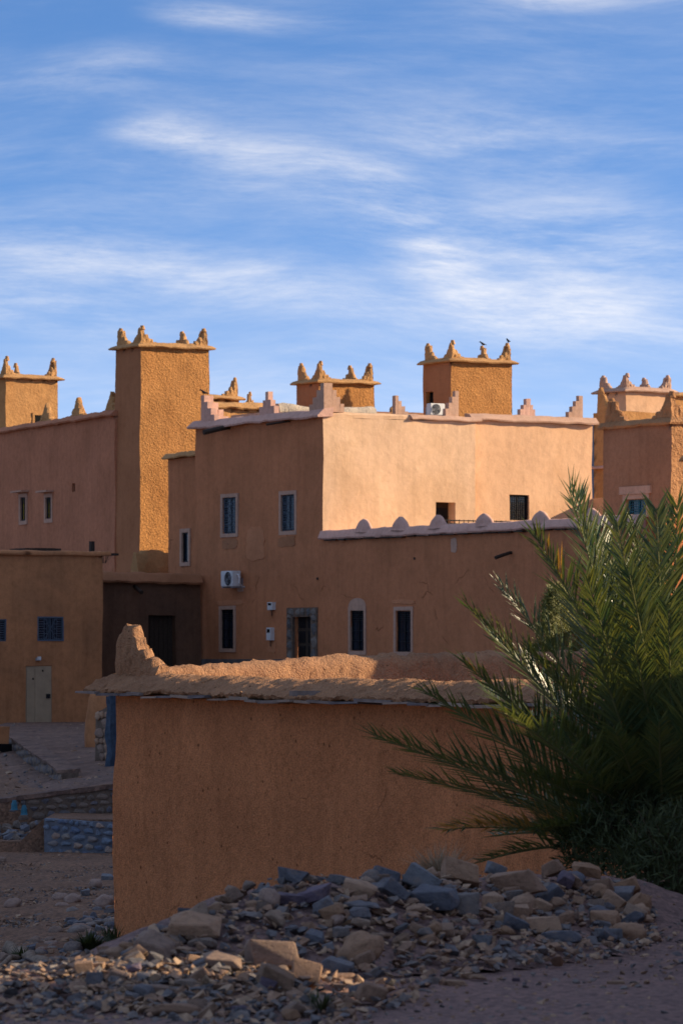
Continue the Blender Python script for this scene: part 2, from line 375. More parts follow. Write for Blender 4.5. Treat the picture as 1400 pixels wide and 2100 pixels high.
M = {}
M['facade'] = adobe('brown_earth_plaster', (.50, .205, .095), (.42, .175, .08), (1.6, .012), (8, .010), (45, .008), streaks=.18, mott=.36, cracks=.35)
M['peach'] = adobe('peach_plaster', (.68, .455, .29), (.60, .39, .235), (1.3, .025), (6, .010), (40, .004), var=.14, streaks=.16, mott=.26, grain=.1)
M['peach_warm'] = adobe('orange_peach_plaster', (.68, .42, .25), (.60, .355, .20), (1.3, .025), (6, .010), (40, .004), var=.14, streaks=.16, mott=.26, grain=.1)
M['pink'] = adobe('pink_lime_plaster', (.60, .37, .29), (.52, .32, .25), (2, .02), (9, .008), (45, .004), var=.15)
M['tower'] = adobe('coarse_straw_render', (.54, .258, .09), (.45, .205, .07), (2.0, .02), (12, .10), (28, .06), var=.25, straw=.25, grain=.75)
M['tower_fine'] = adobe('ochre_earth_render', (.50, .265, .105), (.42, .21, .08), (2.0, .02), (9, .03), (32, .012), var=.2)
M['tower_shade_side'] = adobe('smooth_shaded_tower_plaster', (.40, .18, .085), (.35, .155, .072), (1.6, .015), (8, .012), (40, .008), var=.15, streaks=.15, mott=.25)  # smooth plaster of the shaded tower faces, darkened to carry their shade
M['cope'] = adobe('mud_coping', (.50, .28, .12), (.40, .22, .09), (3, .02), (14, .04), (40, .02), var=.25, straw=.3)
M['reddish'] = adobe('reddish_earth_plaster', (.48, .205, .11), (.42, .18, .095), (1.6, .015), (8, .008), (45, .006), streaks=.2)
M['olive'] = adobe('olive_tan_plaster', (.49, .215, .092), (.36, .165, .075), (1.6, .015), (8, .012), (40, .008), streaks=.28, speck=1.2)
M['dark_earth'] = adobe('dark_recess_plaster', (.17, .092, .055), (.12, .07, .045), (1.6, .015), (8, .012), (40, .01), streaks=.3)  # dark brown plaster, lowered further to carry the recess's deep shade
M['front'] = adobe('straw_mud_render', (.56, .22, .09), (.49, .19, .078), (1.2, .012), (14, .012), (42, .026), grain=.6, var=.3, mott=.55, cracks=.55, speck=7.0, streaks=.24, straw=.35)
M['front_top'] = adobe('crumbly_mud_top', (.42, .225, .12), (.32, .165, .09), (3, .03), (13, .07), (40, .05), var=.35, speck=9, straw=.5)
M['grey_mud'] = adobe('pale_grey_mud', (.50, .42, .33), (.40, .34, .27), (3, .03), (12, .05), (38, .02), var=.2)
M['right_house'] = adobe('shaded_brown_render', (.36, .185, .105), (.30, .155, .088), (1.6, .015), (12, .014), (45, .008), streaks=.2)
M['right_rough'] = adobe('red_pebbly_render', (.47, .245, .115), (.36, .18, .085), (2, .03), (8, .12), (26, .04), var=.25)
M['patch'] = adobe('pale_plaster_surround', (.50, .32, .23), (.43, .27, .19), (2, .01), (10, .006), (45, .004), var=.12)
M['damp'] = adobe('damp_stained_plaster', (.36, .165, .082), (.31, .145, .07), (1.6, .012), (8, .010), (45, .008), mott=.3)
M['patch2'] = adobe('newer_brown_plaster', (.54, .235, .115), (.47, .20, .095), (1.6, .012), (8, .010), (45, .008), mott=.3)
M['iron'] = plain('black_iron', (.012, .012, .014), .5, .3)
M['blue_iron'] = plain('blue_grey_iron', (.085, .115, .15), .55, .1)
M['glass'] = plain('dark_blue_glass', (.012, .022, .036), .12, 0, .4, 4, .5, 0)
M['glass_y'] = plain('amber_glass', (.42, .32, .03), .25, 0, .5, 9, .5, 0)
M['dark'] = plain('dark_interior', (.010, .009, .009), .9, 0, .2, 3, .1, 0)
M['wood'] = plain('weathered_dark_wood', (.045, .030, .020), .8, 0, .4, 20)
M['door_steel'] = plain('beige_steel_door', (.37, .27, .165), .6, 0, .15, 3)
M['white'] = plain('off_white_enamel', (.62, .62, .60), .45, 0, .08, 5, .4, 0)
M['grey_plastic'] = plain('grey_plastic', (.30, .31, .33), .5, 0, .1, 8)
M['rubber'] = plain('black_rubber', (.015, .015, .015), .7)
M['turq'] = plain('turquoise_paint', (.03, .15, .21), .5, 0, .3, 14)
M['crow'] = plain('black_feathers', (.010, .010, .013), .5)
M['slate'] = stone_mat('slate', [(.19, .15, .13), (.25, .19, .15), (.15, .13, .13), (.28, .21, .16)], .006, 14)
M['stone'] = stone_mat('field_stones', [(.33, .21, .135), (.19, .165, .15), (.28, .18, .12), (.14, .135, .14), (.38, .245, .16), (.25, .19, .15), (.30, .175, .10), (.17, .165, .175), (.35, .25, .18), (.22, .14, .09)])
M['boulder'] = stone_mat('brown_boulders', [(.36, .22, .135), (.30, .185, .12), (.39, .25, .16), (.25, .17, .125)])
M['blue_stone'] = stone_mat('blue_grey_stones', [(.14, .145, .165), (.17, .175, .185), (.115, .12, .14)])
M['plum_stone'] = stone_mat('plum_stones', [(.16, .12, .155), (.13, .10, .13)])
M['river'] = stone_mat('river_stones', [(.25, .18, .14), (.20, .165, .145), (.15, .14, .145), (.30, .21, .165), (.11, .115, .135), (.22, .185, .16)], .006, 6)
M['blue_paint'] = stone_mat('blue_washed_stones', [(.13, .18, .25), (.17, .22, .28), (.32, .24, .19), (.11, .15, .22), (.28, .25, .22), (.16, .20, .25), (.36, .26, .19), (.22, .20, .19)], .010, 9)
M['blue_mortar'] = plain('blue_limewash', (.15, .165, .19), .9, 0, .4, 7, .2, .02)
M['rubble_stone'] = stone_mat('rubble_wall_stones', [(.16, .125, .10), (.11, .10, .10), (.20, .15, .115), (.13, .12, .13)], .012, 9)
M['mortar'] = plain('earth_mortar', (.16, .115, .085), .95, 0, .3, 8, .1, .02)
M['surround'] = stone_mat('door_surround_stone', [(.15, .135, .12), (.12, .115, .11), (.18, .155, .13), (.10, .10, .10)], .006, 10)
M['ground'] = gravel_mat('stony_earth', (.26, .155, .098), (.19, .115, .075), 16, .03)
M['road'] = gravel_mat('pinkish_gravel', (.27, .175, .15), (.20, .135, .12), 30, .015)
M['path'] = gravel_mat('trodden_earth', (.23, .15, .11), (.15, .10, .08), 7, .04)
M['roof'] = adobe('mud_roof', (.36, .24, .15), (.29, .19, .12), (2, .02), (9, .02), (30, .01))
M['leaf'] = leaf_mat('palm_leaflet', (.145, .155, .048), (.046, .085, .040), .28, .36)
M['leaf_dry_sunlit'] = leaf_mat('dry_sunlit_palm_leaflet', (.55, .27, .06), (.28, .17, .05), .25, .5)  # dry leaflets; the strong gold also paints sunlight on one low frond
M['rachis'] = plain('palm_midrib', (.16, .16, .06), .5, 0, .2, 8)
M['bark'] = plain('palm_bark', (.10, .07, .045), .95, 0, .4, 10, .1, .03)
M['herb'] = leaf_mat('weed_leaf', (.055, .070, .020), (.026, .040, .012), .2, .8)
M['shrub'] = leaf_mat('juniper_spray', (.19, .19, .045), (.10, .12, .03), .2, .6)
M['dry_twig'] = plain('dry_twig', (.34, .26, .17), .9, 0, .2, 8, .1, 0)
M['hill'] = plain('far_blue_hill', (.10, .12, .17), 1, 0, .2, .01, 0, 0)
M['plaster_dome'] = M['pink']

# ------------------------------------------------------------------ terrain
def sm(x): x = min(max(x, 0), 1); return x*x*(3-2*x)
RIDGE = [(V(P2(px, Y)), h, w) for px, Y, h, w in ((150, 19.2, .02, .6), (260, 19.8, .09, .7), (350, 20.3, .18, .85), (470, 20.8, .31, .95), (600, 21.5, .43, 1.15), (750, 22.0, .42, 1.1), (900, 22.9, .38, .9), (1050, 23.5, .36, .8), (1180, 24.1, .34, .75), (1290, 24.5, .28, .6), (1340, 24.7, .10, .55))]
def heap(x, y):
    p = V((x, y)); best = 0
    for (a, h0, w0), (b, h1, w1) in zip(RIDGE, RIDGE[1:]):
        d = b-a; t = min(max((p-a).dot(d)/d.length_squared, 0), 1); r = (p-(a+d*t)).length
        h = h0+(h1-h0)*t; w = w0+(w1-w0)*t
        z = h*math.exp(-(r/w)**2*1.6); best = max(best, z)
    c = P2(300, 19.0); r = ((x-c.x)/1.0)**4+((y-c.y)/.7)**2
    best = max(best, .17*math.exp(-r))
    return best
def edge(x): return max(15.5, 22.3+1.6*x+3.0*max(0, x-1.0)) if x < 6 else 60
def path_z(x, y):
    k = sm((y-91.8)/48); z0 = min(max(-1.70+.14*(x+7.7), -1.78), -1.25)
    return z0+(-.86-z0)*k
def floor_z(x, y):
    if y > 91.8: return path_z(x, y)
    z = -2.95+.22*sm((y-64)/24)
    if y > 88.35: z = -2.02 if x > -6.7 else -2.5
    z += .35*noise.noise(V((x*.25, y*.12, 3.3)))*sm((y-45)/10)*(1-sm((y-80)/8))
    return z
def ground_z(x, y):
    d = y-edge(x); f = floor_z(x, y)
    if y > 52 and x < 6: return f
    s = sm(d/13.0) if d > 0 else 0
    return f*s-.02
def surf(x, y):
    hp = heap(x, y)
    return max(ground_z(x, y)+hp, hp*.9 if y < edge(x)+.9 else -99)
def cast(px, py, y0=14, y1=150, fn=None):
    fn = fn or surf; y = y0
    while y < y1:
        p = P(px, py, y)
        if p.z <= fn(p.x, p.y): return p
        y += .04 if y < 32 else .15
    return P(px, py, y1)
def lin(a, b, st): n = max(1, round((b-a)/st)); return [a+(b-a)*i/n for i in range(n)]
xs = [-6000, -2500, -900, -300, -120, -60, -30]+lin(-20, -4, .5)+lin(-4, 5, .15)+lin(5, 14, 1)+[14, 20, 40, 90, 200, 600, 2000, 6000]
ys = [-400, -60, -20, -5, 5, 10]+lin(13, 32, .15)+lin(32, 50, .6)+lin(50, 88.1, .4)+[88.1, 88.34, 88.36, 88.6, 90, 91.5, 91.78, 91.82, 92]+lin(92.5, 150, 1.2)+[150, 180, 250, 400, 900, 2500, 9000]
mb = MB(); idx = {}
for i, x in enumerate(xs):
    for j, y in enumerate(ys):
        z = ground_z(x, y)
        if y > 145: z = -.86
        if 13 < y < 50: z += .03*noise.noise(V((x*2, y*2, 0)))*min(1, max(0, (y-edge(x))))
        elif y > 50: z += (.13*noise.noise(V((x*.9, y*.6, 0)))+.06*noise.noise(V((x*2.3, y*1.6, 4))))*(1 if y < 87 else .15)
        idx[i, j] = mb.pt((x, y, z), False)
for i in range(len(xs)-1):
    for j in range(len(ys)-1): mb.idx((idx[i, j], idx[i+1, j], idx[i+1, j+1], idx[i, j+1]))
setp(mb.build('ground', M['ground'], smooth=60), kind='structure')
# gravel road on the terrace where the photographer stands
mb = MB(); idx = {}
rx = lin(-3.2, 6.0, .12)+[6.0]; ry = [-6, 0, 8]+lin(13, 27.0, .12)+[27.0]
for i, x in enumerate(rx):
    for j, y in enumerate(ry): idx[i, j] = mb.pt((x, y, .0+.012*noise.noise(V((x*1.3, y*1.3, 7)))+(.02*noise.noise(V((x*.5, y*.4, 2))))), False)
for i in range(len(rx)-1):
    for j in range(len(ry)-1):
        cx, cy = (rx[i]+rx[i+1])/2, (ry[j]+ry[j+1])/2
        if cy < edge(cx)-.1: mb.idx((idx[i, j], idx[i+1, j], idx[i+1, j+1], idx[i, j+1]))
setp(mb.build('road', M['road'], smooth=60), kind='structure')
# trodden alley between the houses
mb = MB(); idx = {}
rx = lin(-11.5, 0, .5)+[0]; ry = lin(92.1, 141, 1.0)+[141]
for i, x in enumerate(rx):
    for j, y in enumerate(ry): idx[i, j] = mb.pt((x, y, path_z(x, y)-.07+.15*min(1, max(0, min((x+10.9-(120-y)*.14)/.7, (y-92.1)/1.0, 1)))+.02*noise.noise(V((x*.8, y*.6, 5)))), False)
for i in range(len(rx)-1):
    for j in range(len(ry)-1):
        mb.idx((idx[i, j], idx[i+1, j], idx[i+1, j+1], idx[i, j+1]))
setp(mb.build('alley_path', M['path'], smooth=60), kind='structure')
# far ridge that peeps over the roofs
mb = MB(); prev = None
for k in range(61):
    x = -2400+80*k; pxx = 700+F*x/4000
    h = zat(858+.30*abs(pxx-1200)+6*noise.noise(V((x*.004, 0, 0))), 4000); h = max(h, 20)
    cur = (mb.pt((x, 3900, -5)), mb.pt((x, 4000, h)), mb.pt((x, 4300, -5)))
    if prev: mb.idx((prev[0], cur[0], cur[1], prev[1])); mb.idx((prev[1], cur[1], cur[2], prev[2]))
    prev = cur
setp(mb.build('mountain_ridge', M['hill'], smooth=60), kind='structure')

# ------------------------------------------------------------------ building parts
WALLN = ((.45, .05), (2.2, .012))
ROUGHN = ((.5, .05), (3.0, .02))
def wallseg(o, d, px0, px1):   # distances along a wall between two photo columns
    a, b = hit(o, d, px0), hit(o, d, px1); return (min(a, b), max(a, b))
def yat(o, d, s): return o[1]+d[1]*s
def opening(o, d, px0, px1, py0, py1):
    s0, s1 = wallseg(o, d, px0, px1); Y = yat(o, d, (s0+s1)/2)
    return [s0, s1, zat(py1, Y), zat(py0, Y)]
def ring_boxes(mb, o, d, n, h, w, t0, t1, lower=None):
    s0, s1, z0, z1 = h[:4]; lo = lower if lower is not None else w
    mb.obox(o, d, n, s0-w, s0, t0, t1, z0-lo, z1+w); mb.obox(o, d, n, s1, s1+w, t0, t1, z0-lo, z1+w)
    mb.obox(o, d, n, s0, s1, t0, t1, z1, z1+w)
    if lo: mb.obox(o, d, n, s0, s1, t0, t1, z0-lo, z0)
def window(house, o, d, n, h, dep=.09, surround=None, sw=.13, grille='diamond', glass='glass', iron='iron', label=None, arch=False, giron=None):
    s0, s1, z0, z1 = h[:4]; fr = MB(); w = .05
    fr.obox(o, d, n, s0, s0+w, -dep-.02, -dep+.05, z0, z1); fr.obox(o, d, n, s1-w, s1, -dep-.02, -dep+.05, z0, z1)
    fr.obox(o, d, n, s0+w, s1-w, -dep-.02, -dep+.05, z1-w, z1); fr.obox(o, d, n, s0+w, s1-w, -dep-.02, -dep+.05, z0, z0+w)
    if s1-s0 > .55: fr.obox(o, d, n, (s0+s1)/2-.022, (s0+s1)/2+.022, -dep-.02, -dep+.045, z0+w, z1-w)
    wd = fr.build('window', M[iron], house)
    if label: wd['label'] = label
    pn = MB(); m_ = (s0+s1)/2
    if s1-s0 > .55:
        for a, b in ((s0+.04, m_-.02), (m_+.02, s1-.04)):
            q = MB(); q.obox(o, d, n, a, b, -dep-.015, -dep, z0+.04, z1-.04); q.build('pane', M[glass], wd)
    else:
        pn.obox(o, d, n, s0+.04, s1-.04, -dep-.015, -dep, z0+.04, z1-.04); pn.build('pane', M[glass], wd)
    bk = MB(); bk.obox(o, d, n, s0-.02, s1+.02, -dep-.10, -dep-.06, z0-.02, z1+.02); bk.build('lining', M['dark'], wd)
    g = MB(); t = -dep+.075; r = .008
    def bar(a, b):
        d3 = V((d[0], d[1], 0)); n3 = V((n[0], n[1], 0)); o3 = V((o[0], o[1], 0))
        g.tube([o3+d3*a[0]+n3*t+V((0, 0, a[1])), o3+d3*b[0]+n3*t+V((0, 0, b[1]))], r, 4)
    W_, H_ = s1-s0, z1-z0
    if grille == 'diamond':
        for i in range(1, 9): bar((s0+W_*i/9, z0), (s0+W_*i/9, z1))
        k = max(5, round(H_/.085))
        for i in range(1, k):
            bar((s0, z0+H_*i/k), (s1, z0+H_*i/k))
        for cx in (.25, .75):
            for i in range(max(2, round(H_/.36))):
                kk = max(2, round(H_/.36)); cz = z0+H_*(i+.5)/kk; rr = W_*.19
                pts = [(s0+W_*cx+rr*math.cos(x*math.pi/4), cz+rr*math.sin(x*math.pi/4)) for x in range(9)]
                for a, b in zip(pts, pts[1:]): bar(a, b)
    elif grille == 'bars':
        for i in range(1, 5): bar((s0+W_*i/5, z0), (s0+W_*i/5, z1))
        for i in range(1, 4): bar((s0, z0+H_*i/4), (s1, z0+H_*i/4))
        for i in (1, 2, 3, 4): bar((s0+W_*(i-.5)/5, z1-H_*.22), (s0+W_*(i-.5)/5, z1-.04)); bar((s0, z1-H_*.05*i), (s1, z1-H_*.05*i))
    elif grille == 'rays':
        r = .012
        cx, cz = m_, (z0+z1)/2
        for i in range(1, 12):
            x = s0+W_*i/12
            if abs(i-6) <= 1: bar((x, z0), (x, z1))
        for i in range(1, 10):
            z = z0+H_*i/10
            bar((s0, z), (s0+W_*(.36 if i % 2 else .26), z)); bar((s1, z), (s1-W_*(.36 if i % 2 else .26), z))
        for x in (.26, .36, .64, .74): bar((s0+W_*x, z0), (s0+W_*x, z1))
        for sx in (-1, 1):
            for sz in (-1, 1): bar((cx, cz), (cx+sx*W_*.22, cz+sz*H_*.45))
        ring_boxes(g, o, d, n, [s0+.04, s1-.04, z0+.04, z1-.04], .05, -dep+.04, -dep+.10)
    if g.v:
        go = g.build('grille', M[giron or iron], wd)
    if surround:
        sr = MB(); ring_boxes(sr, o, d, n, h, sw, -.06, .035)
        if arch:
            d3 = V((d[0], d[1], 0)); n3 = V((n[0], n[1], 0)); o3 = V((o[0], o[1], 0)); c = (s0+s1)/2; rr = (s1-s0)/2+sw*.9
            pts = [(c+rr*math.cos(math.pi*i/12), z1+sw+.002+.30*math.sin(math.pi*i/12)) for i in range(13)]
            fr_ = [sr.pt(o3+d3*a+n3*.028+V((0, 0, z)), False) for a, z in pts]; bk_ = [sr.pt(o3+d3*a-n3*.05+V((0, 0, z)), False) for a, z in pts]
            sr.idx(fr_)
            for i in range(12): sr.idx((fr_[i], fr_[i+1], bk_[i+1], bk_[i]))
        sr.v = [rv(p, ((3, .012),)) for p in sr.v]
        sr.build('surround', M[surround], wd)
    return wd
def spout(house, o, d, n, s, z, length, drop, r=.07, clog=True, name='drain_spout'):
    d3 = V((d[0], d[1], 0)); n3 = V((n[0], n[1], 0)); p = V((o[0], o[1], z))+d3*s
    m = MB(); m.tube([p-n3*.2, p+n3*.05, p+n3*length*.55-V((0, 0, drop*.5)), p+n3*length-V((0, 0, drop))], r, 8, 1.25)
    return m.build(name, M['wood'], house)
EARTH = ((5.0, .035), (13, .018))
def corner_merlons(house, corners, mat, H=.75, Wd=.42, th=.23, inset=.03, amps=((5.0, .025), (12, .03), (26, .02)), d1=None, d2=None):
    """a stepped horn on each of the four corners of a tower: two wings meeting at the corner"""
    d1 = d1 or A; d2 = d2 or B
    for c, s1, s2 in corners:
        m = MB(); st = [(0, .24*Wd, H), (.24*Wd, .50*Wd, H*.60), (.50*Wd, .78*Wd, H*.36), (.78*Wd, Wd, H*.19)]
        H_ = H*random.uniform(.92, 1.06)
        u, w = d1*s1, d2*s2
        o = V((c[0], c[1]))+u*inset+w*inset
        m.wing((o.x, o.y, c[2]), u, w, st, th, amps, .025, .012); o2 = o+w*(th*.8)
        m.wing((o2.x, o2.y, c[2]), w, u, [(a-.0, b, h) for a, b, h in st], th, amps, .025, .012)
        # rounded knob on the tip
        t = MB()
        m.tube([rv((o.x+(u.x+w.x)*th*.5, o.y+(u.y+w.y)*th*.5, c[2]+H*(.9+.13*q_)), ((6, .03),)) for q_ in range(3)], th*.5, 7, .6)
        m.build('merlon', mat, house, smooth=50)
def crisp_merlon(house, o, d, n, z, steps, th, mat, sym=False, wing2=None):
    m = MB()
    for a, b, h in steps: m.obox(o, d, n, a, b, 0, th, z-.05, z+h)
    if wing2:
        for a, b, h in wing2: m.obox(o, n, d, a+th, b+th, 0, th, z-.05, z+h)
    m.v = [rv(p, ((4, .015),)) for p in m.v]
    return m.build('merlon', mat, house)
def tower(name, label, px_c, Y, px_l, px_r, py_top, z0, mat, taper=.0, base_grow=0, holes_b=(), res=.22, mh=.75, mw=.5, copemat='cope', over=.20, cat='tower'):
    c = P2(px_c, Y); L1 = hit(c, A, px_r); L2 = hit(c, B, px_l); zt = zat(py_top, Y)
    t = thing(name, (c.x, c.y, z0), label, cat, 'horned earth towers')
    mb = MB(); hb = [opening(c, B, *h) for h in holes_b]
    mb.block(c, L1, L2, z0, zt, (), hb, res)
    ctr = c+A*(L1/2)+B*(L2/2)
    if taper:
        for p in mb.v:
            f = 1+taper*(zt-p.z)/(zt-z0); p.x = ctr.x+(p.x-ctr.x)*f; p.y = ctr.y+(p.y-ctr.y)*f
    mb.displace(ROUGHN); w_ = mb.build('wall', [M[mat], M['tower_shade_side' if mat == 'tower' else mat]], t, smooth=45)
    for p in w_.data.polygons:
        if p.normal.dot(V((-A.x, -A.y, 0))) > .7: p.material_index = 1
    for h in hb:
        k = MB(); k.obox(c, B, -A, h[0]-.05, h[1]+.05, -.5, -.2, h[2]-.05, h[3]+.05); k.build('opening', M['dark'], t)
    cp = MB(); cs = [c, c+A*L1, c+A*L1+B*L2, c+B*L2]
    cp.coping([(p.x, p.y, zt) for p in cs], [(over, .0), (over+.03, .05), (over*.6, .13), (-.10, .22), (-.30, .20), (-.30, .0)], True, .2, ((2.5, .035), (9, .02)))
    cp.build('coping', M[copemat], t, smooth=50)
    corner_merlons(t, [((cs[0].x, cs[0].y, zt+.12), 1, 1), ((cs[1].x, cs[1].y, zt+.12), -1, 1), ((cs[2].x, cs[2].y, zt+.12), -1, -1), ((cs[3].x, cs[3].y, zt+.12), 1, -1)], M[copemat], mh, mw)
    return t, c, L1, L2, zt

GZ = -.95
# ------------------------------------------------------------------ main house (peach upper storey, brown facade, walled terrace)
C0 = P2(663, 140); nS = -A; nL = -B
zt_main = zat(854, 140)
Lf = hit(C0, B, 401)                       # facade runs back to its far corner
Lw = -hit(C0, B, 1310)                     # and forward under the terrace
Rw1 = hit(C0, A, 974); Rw2 = hit(C0, A, 1214)
Yw = yat(C0, B, -Lw)
z_par = zat(1092, 140)                     # terrace parapet top
z_ter = z_par-.75
house = thing('main_house', (C0.x, C0.y, GZ), 'large peach and brown earth house with roof terrace and stepped merlons', 'house')
Oall = C0-B*Lw                             # facade origin at its near end
def fo(px0, px1, py0, py1): return opening(Oall, B, px0, px1, py0, py1)
Wn = dict(w1=fo(457, 485, 1020, 1094), w2=fo(577, 605, 1014, 1089), w3=fo(454, 480, 1250, 1330), w4=fo(719, 747, 1252, 1335), w5=fo(812, 843, 1252, 1337), door=fo(602, 639, 1265, 1385))
# brown facade, one continuous face: low wing + upper storey
mb = MB()
mb.facade(Oall, B, nS, Lw, GZ, z_par, [Wn['w4'], Wn['w5']], .3)
mb.facade(C0, B, nS, Lf, GZ, z_par, [[h[0]-Lw, h[1]-Lw, h[2], h[3]] for h in (Wn['w3'], Wn['door'])], .3)
mb.facade(C0, B, nS, Lf, z_par, zt_main, [[h[0]-Lw, h[1]-Lw, h[2], h[3]] for h in (Wn['w1'], Wn['w2'])], .3)
mb.facade(C0+B*Lf, A, B, Rw1, GZ, zt_main, (), .8)
mb.facade(Oall, A, -B, 14, GZ, z_par, (), .8)
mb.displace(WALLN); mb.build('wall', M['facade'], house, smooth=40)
# sunny wall above the terrace, in two builds
def lo(px0, px1, py0, py1): return opening(C0, A, px0, px1, py0, py1)
dT = lo(894, 934, 1029, 1092); wT = lo(1043, 1083, 1016, 1068)
mb = MB(); mb.facade(C0, A, nL, Rw1, z_ter-.3, zt_main, [dT+[.55]], .3)
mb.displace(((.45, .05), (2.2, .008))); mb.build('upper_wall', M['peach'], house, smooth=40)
C1 = C0+A*Rw1+B*.22; z_t2 = zat(866, yat(C0, A, (Rw1+Rw2)/2))
wT2 = opening(C1, A, 1043, 1083, 1016, 1068); R2 = hit(C1, A, 1214)
mb = MB(); mb.facade(C1, A, nL, R2, z_ter-.3, z_t2, [wT2], .3)
mb.facade(C1+A*R2, B, A, 9, z_ter-.3, z_t2, (), .8); mb.facade(C0+A*Rw1, B, A, .22, z_ter-.3, zt_main, (), .3)
mb.facade(C0+A*Rw1+B*9, A, B, R2, GZ, z_t2, (), .8)
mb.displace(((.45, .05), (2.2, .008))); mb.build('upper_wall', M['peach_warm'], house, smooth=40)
mb = MB(); mb.grid(V((C0.x, C0.y, zt_main-.02)), V((A.x, A.y, 0))*Rw1, V((B.x, B.y, 0))*Lf, 12, 12)
mb.grid(V((C1.x, C1.y, z_t2-.02)), V((A.x, A.y, 0))*R2, V((B.x, B.y, 0))*9, 12, 12)
mb.displace(((1, .03),)); mb.build('roof', M['roof'], house)
mb = MB(); mb.grid(V((Oall.x, Oall.y, z_ter)), V((A.x, A.y, 0))*14, V((B.x, B.y, 0))*(Lw+.2), 14, 18); mb.build('terrace_floor', M['peach'], house)
# copings
def cope_path(house, pts, prof, mat, amps=((1.6, .04), (7, .018)), out=1, name='coping', res=.2):
    m = MB(); m.coping(pts, prof, False, res, amps, out); return m.build(name, M[mat], house, smooth=50)
p0 = C0+B*(Lf+.15); p1 = C0-B*.12
cope_path(house, [(p0.x, p0.y, zt_main), (p1.x, p1.y, zt_main)], [(.26, -.03), (.28, .03), (.04, .26), (-.35, .30), (-.35, 0)], 'pink', ((.8, .06), (3, .03), (9, .012)), 1)
p0 = C0+A*.1+B*.02; p1 = C0+A*(Rw1+.2)
q0 = C0+A*hit(C0, A, 840)
cope_path(house, [(p0.x, p0.y, zt_main-.02), (q0.x, q0.y, zt_main-.02)], [(.0, 0), (.0, .12), (-.12, .2), (-.3, .2), (-.3, 0)], 'peach')
cope_path(house, [(q0.x, q0.y, zt_main-.02), (p1.x, p1.y, zt_main-.02)], [(.15, .02), (.16, .06), (.03, .19), (-.3, .22), (-.3, 0)], 'patch')
p0 = C1-A*.1; p1 = C1+A*(R2+.16)
cope_path(house, [(p0.x, p0.y, z_t2), (p1.x, p1.y, z_t2)], [(.2, .0), (.22, .05), (.0, .24), (-.3, .27), (-.3, 0)], 'patch')
# terrace parapet with its pink rounded coping and domes
p0 = C0+B*.1; p1 = Oall
cope_path(house, [(p0.x, p0.y, z_par-.25), (p1.x, p1.y, z_par-.25)], [(.14, .0), (.17, .05), (.06, .28), (-.08, .33), (-.24, .24), (-.26, -.6), (-.14, -.6), (-.04, 0)], 'pink', ((1.1, .035), (5, .02)), 1, 'parapet_coping')
for px, py in ((744, 1064), (819, 1060), (896, 1056), (990, 1052), (1106, 1047), (1210, 1042)):
    s = hit(Oall, B, px); c = Oall+B*s; Y = c[1]; zt = zat(py, Y); zb = z_par-.02; m = MB()
    rows, seg = 9, 20; rr = .52; prev = None
    for j in range(rows+1):
        t = j/rows; z = zb-.04+(zt-zb+.04)*t; k = (1.25, 1.08, .99, .92, .85, .76, .65, .51, .33, .06)[j]
        cur = [m.pt(rv(V((c.x, c.y, z))+V((B.x, B.y, 0))*math.cos(2*math.pi*i/seg)*rr*k+V((A.x, A.y, 0))*(.05+math.sin(2*math.pi*i/seg)*.17*(.4+.6*k)), ((5, .02),)), False) for i in range(seg)]
        if prev:
            for i in range(seg): m.idx((prev[i], prev[(i+1) % seg], cur[(i+1) % seg], cur[i]))
        prev = cur
    m.idx(prev); m.build('parapet_dome', M['pink'], house, smooth=60)
# dark strips stand in for the ragged shaded gap under the pink coping
random.seed(3)
s = .2
while s < Lw-.2:
    w = random.uniform(.35, .8); m = MB(); m.obox(Oall, B, nS, s, s+w, -.02, random.uniform(.10, .17), z_par-.30+random.uniform(-.012, .01), z_par-.255); m.v = [rv(p, ((3, .02),)) for p in m.v]
    m.build('gap_strip', M['wood'], house); s += w+random.uniform(.02, .25)
# windows
window(house, Oall, B, nS, Wn['w1'], surround='patch', giron='blue_iron'); window(house, Oall, B, nS, Wn['w2'], surround='patch', giron='blue_iron')
window(house, Oall, B, nS, Wn['w3'], surround='patch', grille='bars')
window(house, Oall, B, nS, Wn['w4'], surround='patch', grille='bars', arch=True); window(house, Oall, B, nS, Wn['w5'], surround='patch', grille='bars', arch=False)
window(house, C1, A, nL, wT2, dep=.12, iron='iron')
# terrace door, set deep
h = dT; m = MB(); m.obox(C0, A, nL, h[0], h[1], -.50, -.46, h[2], h[3]-.02); dr = m.build('terrace_door', M['wood'], house)
m = MB()
for k in (.12, .52):
    m.obox(C0, A, nL, h[0]+(h[1]-h[0])*k, h[0]+(h[1]-h[0])*(k+.36), -.46, -.445, h[2]+.4, h[3]-.2)
m.build('panel', M['iron'], dr)
